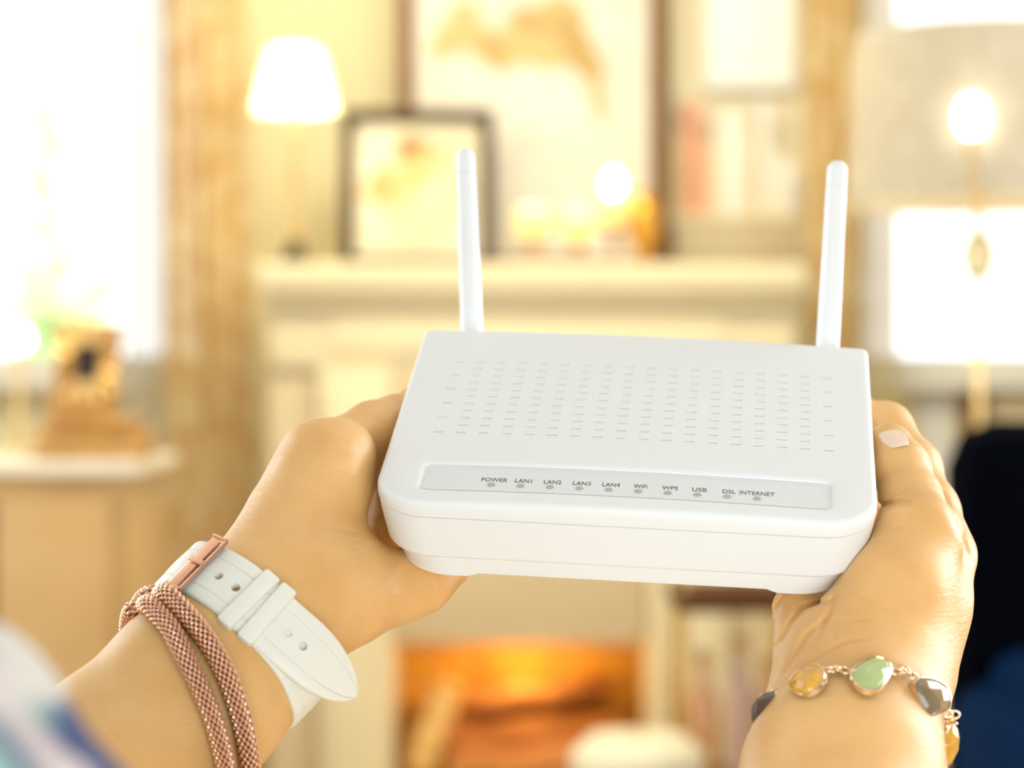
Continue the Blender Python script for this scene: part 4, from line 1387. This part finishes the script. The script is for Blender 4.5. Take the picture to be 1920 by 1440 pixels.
path = [Vector((-0.212, 0.640, CZ - 0.218)), Vector((-0.192, 0.56, CZ - 0.174)), Vector((-0.155, 0.475, CZ - 0.134)), Vector((-0.137, 0.40, CZ - 0.116)), Vector((-0.160, 0.25, CZ - 0.11)), Vector((-0.205, 0.10, CZ - 0.12))]
path = catmull(path, 10)
T_, N_, B_ = frame_along(path)
vs, fs = [], []
ns = 120
for i, p in enumerate(path):
    u = i / (len(path) - 1)
    R0 = 0.052 + 0.026 * math.sin(min(1, u * 2.2) * math.pi / 2)
    for k in range(ns):
        a = 2 * math.pi * k / ns
        r = R0 * (1 + 0.05 * math.sin(5 * a + 6 * u) + 0.03 * math.sin(9 * a - 9 * u) + 0.03 * math.sin(u * 40 + 2 * math.sin(2 * a)))
        vs.append(p + (N_[i] * math.cos(a) + B_[i] * math.sin(a)) * r)
for i in range(len(path) - 1):
    for k in range(ns):
        l = (k + 1) % ns
        fs.append((i * ns + k, i * ns + l, (i + 1) * ns + l, (i + 1) * ns + k))
me = bpy.data.meshes.new('sleeve')
me.from_pydata([tuple(v) for v in vs], [], fs)
cols = {'w': (0.58, 0.56, 0.51), 't': (0.08, 0.30, 0.27), 'n': (0.035, 0.050, 0.16), 'l': (0.36, 0.60, 0.52), 'p': (0.60, 0.52, 0.50)}
cen = [(P(70, 1215, .44), cols['l'], 0.5), (P(20, 1290, .43), cols['w'], 1.2), (P(50, 1310, .43), cols['p'], 0.5), (P(120, 1385, .44), cols['n'], 2.2), (P(0, 1400, .42), cols['t'], 0.7),
       (P(200, 1520, .44), cols['l'], 0.6), (P(80, 1250, .45), cols['w'], 0.8), (P(170, 1350, .47), cols['n'], 0.9), (P(60, 1500, .42), cols['n'], 1.0)]
rr = random.Random(3)
for i in range(120):
    q = Vector(vs[rr.randrange(len(vs))])
    if (q - P(90, 1330, .44)).length > 0.05: cen.append((q, rr.choice(list(cols.values())), rr.uniform(0.5, 1.2)))
ca = me.color_attributes.new('Print', 'FLOAT_COLOR', 'POINT')
for i, v in enumerate(vs):
    ca.data[i].color = (*print_color(v, cen), 1)
m_slv = mat('printed_cotton', (0.8, 0.8, 0.8), 0.85, bump=(500, 0.2, 0.0005))
nt = m_slv.node_tree
at = nt.nodes.new('ShaderNodeAttribute'); at.attribute_name = 'Print'
nt.links.new(at.outputs['Color'], nt.nodes['Principled BSDF'].inputs['Base Color'])
sl = finish('sleeve', me, m_slv, person, True, 0)
sl['label'] = 'loose sleeve with a navy, teal and white print'
sm = sl.modifiers.new('t', 'SOLIDIFY'); sm.thickness = 0.001

m_nail = mat('nail', (0.90, 0.68, 0.50), 0.18, coat=0.6, sss=0.2)


def smooth_loop(pts, sub=4):
    n = len(pts); out = []
    for i in range(n):
        p0, p1, p2, p3 = pts[i - 1], pts[i], pts[(i + 1) % n], pts[(i + 2) % n]
        for s in range(sub):
            t = s / sub
            out.append(tuple(0.5 * (2 * p1[j] + (p2[j] - p0[j]) * t + (2 * p0[j] - 5 * p1[j] + 4 * p2[j] - p3[j]) * t * t + (3 * p1[j] - p0[j] - 3 * p2[j] + p3[j]) * t ** 3) for j in (0, 1)))
    return out


ch_, cn_ = cast(bvhR, 1674, 814)
ua = (P(1668, 838, 0.853) - P(1690, 880, 0.842)).normalized()
ua = (ua - cn_ * ua.dot(cn_)).normalized(); wa = cn_.cross(ua)
vs, fs = [], []
NR, NK = 8, 32
for r in range(NR + 1):
    for k in range(NK):
        t = 2 * math.pi * k / NK
        cu_, su_ = math.cos(t), math.sin(t)
        e = 2 / 2.7
        u = math.copysign(abs(cu_) ** e, cu_) * 0.0100 * r / NR
        w = math.copysign(abs(su_) ** e, su_) * 0.0050 * r / NR
        hgt = 0.0007 - w * w / (2 * 0.0088) - (max(u, 0) ** 2) / (2 * 0.018) - (0.0005 if r == NR else 0)
        vs.append(ch_ + ua * (u - 0.0006) + wa * w + cn_ * hgt)
for r in range(NR):
    for k in range(NK):
        l = (k + 1) % NK
        fs.append((r * NK + k, r * NK + l, (r + 1) * NK + l, (r + 1) * NK + k))
nl = mesh_obj('thumbnail', vs, fs, m_nail, person, True, 0)
nl['label'] = 'glossy pale nail of the right thumb'

# ================================================================== watch
def hit(bvh, px, py, off):
    h, n = cast(bvh, px, py)
    if h is not None: return h + n * off, n
    # just outside the limb's outline: step inwards, then set back out beside the skin
    for st in range(1, 40):
        for (ux, uy) in ((0.62, 0.78), (-0.9, 0.1), (0.9, 0.1), (-0.5, -0.85)):
            h, n = cast(bvh, px + ux * st * 3, py + uy * st * 3)
            if h is not None:
                q = P(px, py, h.y + 0.002 + st * 0.0004)
                m = (q - h).normalized()
                return q, (m + n * 0.2).normalized()
    return None, None


wax = (P(548, 1108, 0.808) - P(372, 1292, 0.785)).normalized()       # along the forearm
m_strap = mat('white_silicone', (0.84, 0.82, 0.74), 0.38, sss=0.15, bump=(700, 0.08, 0.0003))
m_rose = mat('rose_gold', (0.88, 0.52, 0.36), 0.16, 1.0)
m_rose_mesh = mat('rose_gold_mesh', (0.86, 0.48, 0.31), 0.24, 1.0)
watch = empty('wristwatch', P(470, 1140, 0.79), 'white rubber watch strap with rose gold buckle around the left wrist', 'watch')


def sweep_strap(name, pts, nrm, wid, thick, mt, parent, wshift=None, holes=(), groove=True):
    """pts: centre line; nrm: outward normals; wid: half widths"""
    n = len(pts)
    prof = [(-1.0, 0.05), (-1.0, 0.62), (-0.955, 0.86), (-0.90, 0.95), (-0.60, 0.97), (-0.57, 0.80), (-0.54, 0.97), (-0.3, 1.04), (0, 1.07), (0.3, 1.04), (0.54, 0.97), (0.57, 0.80), (0.60, 0.97), (0.90, 0.95), (0.955, 0.86), (1.0, 0.62), (1.0, 0.05), (0.9, 0.0), (0, 0.0), (-0.9, 0.0)]
    m = len(prof)
    vs, fs = [], []
    for i in range(n):
        t = (pts[min(i + 1, n - 1)] - pts[max(i - 1, 0)]).normalized()
        w = (wax - t * wax.dot(t)).normalized()
        nn = t.cross(w)
        if nn.dot(nrm[i]) < 0: nn = -nn
        for (u, h) in prof:
            vs.append(pts[i] + w * (u * wid[i]) + nn * (h * thick))
    for i in range(n - 1):
        for k in range(m):
            l = (k + 1) % m
            fs.append((i * m + k, i * m + l, (i + 1) * m + l, (i + 1) * m + k))
    fs.append(tuple(range(m))); fs.append(tuple((n - 1) * m + k for k in reversed(range(m))))
    bm = bmesh.new()
    bv = [bm.verts.new(v) for v in vs]
    for f in fs: bm.faces.new([bv[i] for i in f])
    bmesh.ops.recalc_face_normals(bm, faces=bm.faces)
    me = bpy.data.meshes.new(name); bm.to_mesh(me); bm.free()
    if holes:
        o = bpy.data.objects.new('tmp', me); link(o)
        bmc = bmesh.new()
        for (c, nn) in holes:
            q = nn.to_track_quat('Z', 'Y').to_matrix().to_4x4()
            bmesh.ops.create_cone(bmc, cap_ends=True, segments=20, radius1=0.00145, radius2=0.00165, depth=0.012, matrix=Matrix.Translation(c) @ q)
        mc = bpy.data.meshes.new('cut'); bmc.to_mesh(mc); bmc.free()
        oc = bpy.data.objects.new('cut', mc); link(oc)
        md = o.modifiers.new('b', 'BOOLEAN'); md.object = oc; md.operation = 'DIFFERENCE'; md.solver = 'EXACT'
        dg = bpy.context.evaluated_depsgraph_get(); dg.update()
        me2 = bpy.data.meshes.new_from_object(o.evaluated_get(dg))
        bpy.data.objects.remove(o); bpy.data.objects.remove(oc)
        me = me2; me.name = name
        me.materials.clear()
    return finish(name, me, mt, parent, True, 32)


S = 0.0006
ctl = [(383, 1074), (415, 1091), (444, 1111), (465, 1131), (494, 1154), (512, 1170)]
sp, sn = [], []
for (x, y) in ctl:
    h, n = hit(bvhL, x, y, S)
    sp.append(h); sn.append(n)
# round the upper edge of the wrist and out of sight on its far side
d0 = sp[0].y
sp = [P(350, 1086, d0 + 0.024), P(336, 1070, d0 + 0.014), P(343, 1062, d0 + 0.007), P(362, 1065, d0 + 0.0015)] + sp
sn = [Vector((-0.7, 0.6, 0.4)).normalized(), Vector((-0.8, 0.1, 0.5)).normalized(), Vector((-0.7, -0.4, 0.55)).normalized(), Vector((-0.45, -0.7, 0.55)).normalized()] + sn
# the tail springs free of the wrist
last = sp[-1]
tail = [P(540, 1193, last.y + 0.000), P(572, 1221, last.y + 0.001), P(605, 1252, last.y + 0.003), P(635, 1280, last.y + 0.006), P(661, 1303, last.y + 0.010)]
sp += tail; sn += [sn[-1]] * len(tail)
pts_ = catmull(sp, 8)
nr_ = []
for i in range(len(pts_)):
    f_ = i / 8; k = min(int(f_), len(sn) - 2); t = f_ - k
    nr_.append((sn[k] * (1 - t) + sn[k + 1] * t).normalized())
Ls = [0]
for i in range(1, len(pts_)): Ls.append(Ls[-1] + (pts_[i] - pts_[i - 1]).length)
tot_ = Ls[-1]
HW = 0.0113
wid = []
for s in Ls:
    e = (tot_ - s) / 0.030
    wid.append(HW if e >= 1 else max(HW * (1 - (1 - max(e, 0)) ** 2.3) ** 0.62, 0.0006))


def along(px, py):
    best = min(range(len(pts_)), key=lambda i: (960 + F * pts_[i].x / pts_[i].y - px) ** 2 + (720 - F * (pts_[i].z - CZ) / pts_[i].y - py) ** 2)
    i = best
    t = (pts_[min(i + 1, len(pts_) - 1)] - pts_[max(i - 1, 0)]).normalized()
    w = (wax - t * wax.dot(t)).normalized(); n = t.cross(w)
    if n.dot(nr_[i]) < 0: n = -n
    return pts_[i], t, w, n


hol = [(along(*q)[0], along(*q)[3]) for q in ((415, 1091), (444, 1111), (507, 1163), (537, 1188), (567, 1214))]
sweep_strap('strap', pts_, nr_, wid, 0.0026, m_strap, watch, holes=hol)


def obox(name, c, t, w, n, st, sw, sn_, mt, parent, bev, off=(0, 0, 0)):
    m = Matrix(((t.x, w.x, n.x, c.x), (t.y, w.y, n.y, c.y), (t.z, w.z, n.z, c.z), (0, 0, 0, 1)))
    return box(name, (-st / 2 + off[0], -sw / 2 + off[1], -sn_ / 2 + off[2]), (st / 2 + off[0], sw / 2 + off[1], sn_ / 2 + off[2]), mt, parent, bev, m)


for q in ((463, 1131), (495, 1156)):
    c, t, w, n = along(*q)
    k_ = obox('keeper', c, t, w, n, 0.0066, 0.0258, 0.0056, m_strap, watch, 0.0012, (0, 0, 0.0016))
# buckle: curved plate, thin front rod, side bars, tongue
c2, t2, w2, n2 = along(386, 1076)
c, t, w, n = c2, t2, w2, n2
bk_ = obox('buckle', c, t, w, n, 0.0046, 0.0246, 0.0014, m_rose, watch, 0.0006, (-0.0032, 0, 0.0040))
p0 = c2 - w2 * 0.0122 + n2 * 0.0040 + t2 * 0.001; p1 = c2 + w2 * 0.0122 + n2 * 0.0040 + t2 * 0.001
vs, fs = tube_geo([p0, p1], 0.00085, 12); mesh_obj('buckle_rod', vs, fs, m_rose, bk_)
for s_ in (-1, 1):
    e0 = c + w * (0.0122 * s_) + n * 0.0040 - t * 0.006; e1 = c2 + w2 * (0.0122 * s_) + n2 * 0.0040 + t2 * 0.001
    vs, fs = tube_geo([e0, e0.lerp(e1, 0.5) + n * 0.0002, e1], 0.0010, 10); mesh_obj('buckle_side', vs, fs, m_rose, bk_)
tb = obox('buckle_tongue', c2, t2, w2, n2, 0.0070, 0.0024, 0.0016, m_rose, bk_, 0.0005, (-0.0022, 0, 0.0050))
# the strap's other half, passing under the wrist to the watch case
st2 = [(500, 1162, -0.0002), (528, 1194, 0), (552, 1224, 0), (570, 1256, 0)]
q = []
qn = []
for (x, y, o) in st2:
    h, n = hit(bvhL, x, y, 0.0004)
    pass
    q.append(h); qn.append(n)
yl = q[-1].y
q += [P(582, 1288, yl + 0.004), P(580, 1312, yl + 0.013), P(562, 1322, yl + 0.026), P(520, 1320, yl + 0.040)]
qn += [Vector((0.75, -0.5, -0.4)).normalized(), Vector((0.8, 0.1, -0.6)).normalized(), Vector((0.6, 0.6, -0.7)).normalized(), Vector((0.2, 0.8, -0.6)).normalized()]
q2 = catmull(q, 8); n2_ = []
for i in range(len(q2)):
    f_ = i / 8; k = min(int(f_), len(qn) - 2); tt_ = f_ - k
    n2_.append((qn[k] * (1 - tt_) + qn[k + 1] * tt_).normalized())
sweep_strap('strap', q2, n2_, [0.0108] * len(q2), 0.0026, m_strap, watch)
# case on the far side of the wrist with its lug pin
cc = P(455, 1270, 0.853)
cs = obox('watch_case', cc, Vector((0.80, 0.25, -0.55)).normalized(), wax, Vector((0.80, 0.25, -0.55)).normalized().cross(wax), 0.034, 0.034, 0.009, m_rose, watch, 0.003)
vs, fs = tube_geo([P(517, 1357, 0.835), P(528, 1349, 0.838)], 0.0012, 10); mesh_obj('lug_pin', vs, fs, m_rose, watch)

# ================================================================== rose gold mesh bangle, two coils
bangle = empty('mesh_bracelet', P(340, 1200, 0.78), 'rose gold mesh bracelet coiled twice around the left forearm', 'bracelet')


def woven_tube(name, path, rad, mt, parent, cells=10, pitch=0.0027, ds=0.00028, n=90, amp=0.00050):
    p = catmull(path, 30)
    L = [0.0]
    for i in range(1, len(p)): L.append(L[-1] + (p[i] - p[i - 1]).length)
    m = int(L[-1] / ds)
    s = np.linspace(0, L[-1], m)
    A = np.array([v[:] for v in p]); C = np.stack([np.interp(s, L, A[:, k]) for k in range(3)], 1)
    T = np.gradient(C, axis=0); T /= np.linalg.norm(T, axis=1)[:, None]
    N = np.zeros_like(T); v = np.cross(T[0], [0, 0, 1.0]); N[0] = v / np.linalg.norm(v)
    for i in range(1, m):
        v = N[i - 1] - T[i] * N[i - 1].dot(T[i]); N[i] = v / np.linalg.norm(v)
    B = np.cross(T, N)
    th = np.linspace(0, 2 * np.pi, n, endpoint=False)
    u = th[None] * cells; w = s[:, None] * 2 * np.pi / pitch
    h = np.cos(u) * np.cos(w)
    h = np.sign(h) * np.abs(h) ** 0.7
    rr_ = rad + amp * h
    V = C[:, None] + rr_[..., None] * (np.cos(th)[None, :, None] * N[:, None] + np.sin(th)[None, :, None] * B[:, None])
    V = V.reshape(-1, 3)
    i = np.arange(m - 1)[:, None] * n; k = np.arange(n)[None]; l = (k + 1) % n
    Q = np.stack([i + k, i + l, i + n + l, i + n + k], -1).reshape(-1, 4)
    me = bpy.data.meshes.new(name)
    me.vertices.add(len(V)); me.vertices.foreach_set('co', V.astype(np.float32).ravel())
    me.loops.add(len(Q) * 4); me.loops.foreach_set('vertex_index', Q.astype(np.int32).ravel())
    me.polygons.add(len(Q)); me.polygons.foreach_set('loop_start', np.arange(0, len(Q) * 4, 4, dtype=np.int32))
    me.update(calc_edges=True)
    ca = me.color_attributes.new('Weave', 'FLOAT_COLOR', 'POINT')
    g = np.clip((h.ravel() + 0.45) / 0.5, 0, 1)[:, None]
    col = np.array([[0.10, 0.035, 0.015]]) * (1 - g) + np.array([[0.90, 0.52, 0.34]]) * g  # darkness of the gaps painted in where the weave dips
    ca.data.foreach_set('color', np.concatenate([col, np.ones((len(col), 1))], 1).astype(np.float32).ravel())
    return finish(name, me, mt, parent, True, 0)


nt = m_rose_mesh.node_tree
at = nt.nodes.new('ShaderNodeAttribute'); at.attribute_name = 'Weave'
nt.links.new(at.outputs['Color'], nt.nodes['Principled BSDF'].inputs['Base Color'])
A_ = [(270, 1140), (286, 1148), (303, 1166), (322, 1190), (338, 1221), (354, 1254), (370, 1288), (383, 1320), (394, 1351), (402, 1382), (408, 1412), (411, 1440), (410, 1480)]
B_c = [(300, 1118), (318, 1128), (337, 1149), (359, 1175), (379, 1202), (395, 1227), (410, 1255), (423, 1284), (434, 1314), (443, 1345), (450, 1380), (454, 1411), (455, 1440), (448, 1480)]
for nm, lst, r, pre, post in (('coil', A_, 0.0032, [(300, 1330, 0.835), (248, 1205, 0.812), (243, 1165, 0.800), (252, 1143, 0.790)], [(395, 1530, .765), (370, 1500, .81), (300, 1400, .84)]),
                              ('coil', B_c, 0.0034, [(330, 1310, 0.845), (275, 1180, 0.825), (265, 1135, 0.808), (280, 1117, 0.796)], [(430, 1530, .775), (400, 1490, .82), (330, 1380, .845)])):
    pp = [P(*q_) for q_ in pre]
    for (x, y) in lst:
        h, n = hit(bvhL, x, y, r + 0.0002)
        if h is None or (pp and (h - pp[-1]).length > 0.03): continue
        pp.append(h)
    pp += [P(*q_) for q_ in post]
    woven_tube(nm, pp, r, m_rose_mesh, bangle)

# ================================================================== gemstone bracelet on the right wrist
gemb = empty('gemstone_bracelet', P(1632, 1267, 0.77), 'gold chain bracelet with faceted green, amber and smoky stones on the right wrist', 'bracelet')
m_gbez = mat('pink_gold', (0.94, 0.70, 0.46), 0.18, 1.0)
gem_m = dict(green=mat('green_stone', (0.50, 0.60, 0.24), 0.08, coat=0.8, sss=0.3, trans=0.15), amber=mat('amber_stone', (0.95, 0.52, 0.06), 0.05, trans=0.2, coat=0.8, noise=(200, (0.80, 0.38, 0.03), 0.3)),
             smoky=mat('smoky_stone', (0.70, 0.52, 0.28), 0.04, trans=0.75, coat=0.9), brown=mat('brown_stone', (0.10, 0.055, 0.03), 0.10, coat=0.8, trans=0.2))


def gem(kind, outline, c, n, label, hgt=0.0032, ext=1.0):
    """outline is read on the plane through c with normal n"""
    o_ = Vector((0, 0, CZ))
    pts3 = []
    for (x, y) in smooth_loop(outline, 3):
        d = (P(x, y, 1.0) - o_)
        t = (c - o_).dot(n) / d.dot(n)
        pts3.append(o_ + d * t)
    return gem3(kind, pts3, n, label, hgt)


def gem3(kind, pts3, n, label, hgt):
    c = sum(pts3, Vector()) / len(pts3)
    m = len(pts3)
    # bezel: back plate, wall, thin lip
    vs, fs = [], []
    rings = [(0.90, -0.0012), (1.0, -0.0008), (1.02, 0.0006), (1.0, 0.0013), (0.94, 0.0015), (0.91, 0.0010)]
    for s, h in rings:
        for p in pts3: vs.append(c + (p - c) * s + n * h)
    for i in range(len(rings) - 1):
        for k in range(m):
            l = (k + 1) % m
            fs.append((i * m + k, i * m + l, (i + 1) * m + l, (i + 1) * m + k))
    fs.append(tuple(reversed(range(m))))
    b = mesh_obj('bezel', vs, fs, m_gbez, gemb, True, 40)
    # faceted stone
    bm = bmesh.new()
    rr = random.Random(len(bpy.data.objects))
    k_ = 9
    ring0 = [pts3[int(i * m / (2 * k_)) % m] for i in range(2 * k_)]
    g0 = [bm.verts.new(c + (p - c) * 0.945 + n * 0.0011) for p in ring0]
    g1 = [bm.verts.new(c + (ring0[2 * i] - c) * 0.76 + n * (hgt * 0.72)) for i in range(k_)]
    g2 = [bm.verts.new(c + ((ring0[(2 * i + 1)] - c) * 0.42) + n * (hgt * 0.98)) for i in range(0, k_, 2)]
    for i in range(k_):
        j = (i + 1) % k_
        bm.faces.new((g0[2 * i], g0[2 * i + 1], g1[i]))
        bm.faces.new((g0[2 * i + 1], g1[j], g1[i]))
        bm.faces.new((g0[2 * i + 1], g0[(2 * i + 2) % (2 * k_)], g1[j]))
    bm.faces.new(g2)
    bm.verts.ensure_lookup_table()
    q = len(g2)
    for i in range(q):
        a, a2 = g2[i], g2[(i + 1) % q]
        i0 = 2 * i + 1; i1 = (2 * i + 2) % k_ if i < q - 1 else 0
        lst = [g1[min(i0, k_ - 1) % k_]]
        if i < q - 1:
            bm.faces.new((a, g1[2 * i], g1[2 * i + 1]))
            bm.faces.new((a, g1[2 * i + 1], a2))
            bm.faces.new((a2, g1[2 * i + 1], g1[2 * i + 2]))
        else:
            bm.faces.new((a, g1[2 * i], g1[0]))
            bm.faces.new((a, g1[0], a2))
    o = bm_obj('gemstone', bm, gem_m[kind], b, False)
    o['label'] = label
    return b


def gem_at(kind, outline, label, tilt=(0, 0, 0), off=0.0022, hgt=0.0034):
    cx = sum(p[0] for p in outline) / len(outline); cy = sum(p[1] for p in outline) / len(outline)
    h, n = hit(bvhR, cx, cy, off)
    n = (n + Vector(tilt)).normalized()
    gem(kind, outline, h, n, label, hgt)
    return h


gem_at('amber', [(1482, 1285), (1497, 1261), (1522, 1249), (1543, 1254), (1550, 1270), (1541, 1290), (1522, 1305), (1508, 1308), (1490, 1301)], 'amber yellow stone, left of the green one', (-0.35, -0.3, 0))
gem_at('green', [(1592, 1268), (1606, 1250), (1638, 1235), (1663, 1242), (1672, 1260), (1661, 1283), (1645, 1298), (1627, 1301), (1606, 1291)], 'milky green stone', (0, -0.1, 0.2))
gem_at('smoky', [(1709, 1282), (1722, 1270), (1748, 1273), (1771, 1287), (1779, 1310), (1774, 1331), (1756, 1340), (1738, 1343), (1724, 1326), (1714, 1303)], 'clear smoky stone, right of the green one', (0.2, -0.5, 0), off=0.001)
# two stones seen edge-on at the sides of the wrist
o_ = P(1445, 1334, 0.768); n_ = Vector((-0.93, -0.22, 0.24)).normalized(); u_ = (P(1463, 1298, 0.768) - P(1438, 1372, 0.768)).normalized(); v_ = n_.cross(u_)
gem3('brown', [o_ + u_ * (math.cos(t) * 0.0076) + v_ * (math.sin(t) * 0.0066) for t in np.linspace(0, 2 * math.pi, 28)[:-1]], n_, 'dark brown stone seen from the side, leftmost', 0.0062)
o_ = P(1772, 1398, 0.772); n_ = Vector((0.86, -0.45, -0.1)).normalized(); u_ = (P(1783, 1352, 0.772) - P(1765, 1445, 0.772)).normalized(); v_ = n_.cross(u_)
gem3('amber', [o_ + u_ * (math.cos(t) * 0.0088) + v_ * (math.sin(t) * 0.0074) for t in np.linspace(0, 2 * math.pi, 28)[:-1]], n_, 'deep orange stone seen from the side, rightmost', 0.0042)


def ring_link(c, ax, r, nm='chain_link', tube=0.00045, stretch=1.35, up=Vector((0, 0, 1))):
    ax = ax.normalized(); u = up - ax * up.dot(ax)
    u.normalize(); v = ax.cross(u)
    pts = [c + u * (math.cos(t) * r) + v * (math.sin(t) * r * stretch) for t in np.linspace(0, 2 * math.pi, 17)[:-1]]
    n = 8; vs, fs = [], []
    for i, p in enumerate(pts):
        d = (p - c).normalized()
        for k in range(n):
            a = 2 * math.pi * k / n
            vs.append(p + (d * math.cos(a) + ax * math.sin(a)) * tube)
    for i in range(16):
        j = (i + 1) % 16
        for k in range(n):
            l = (k + 1) % n
            fs.append((i * n + k, i * n + l, j * n + l, j * n + k))
    return mesh_obj(nm, vs, fs, m_gbez, gemb, True, 0)


chains = [[(1553, 1264), (1561, 1264), (1569, 1261), (1577, 1264), (1585, 1267)], [(1675, 1266), (1684, 1263), (1692, 1262), (1700, 1268), (1707, 1273)],
          [(1462, 1291), (1469, 1290), (1477, 1287)], [(1777, 1338), (1783, 1347), (1790, 1340), (1786, 1356)], [(1440, 1374), (1434, 1376), (1432, 1384)]]
for ci, chn in enumerate(chains):
    for i, (x, y) in enumerate(chn):
        h, n = hit(bvhR, x, y, 0.0019)
        if h is None or ci >= 2:
            d = {2: 0.795, 3: 0.770, 4: 0.792}.get(ci, 0.78); h = P(x, y, d); n = Vector((0, -1, 0.2)).normalized()
        ax = n if i % 2 == 0 else (n.cross(Vector((1, 0, 0.1))) + n * 0.35)
        ring_link(h, ax, 0.0013, up=Vector((0, 0, 1)) if i % 2 == 0 else Vector((0.2, 0, 1)))
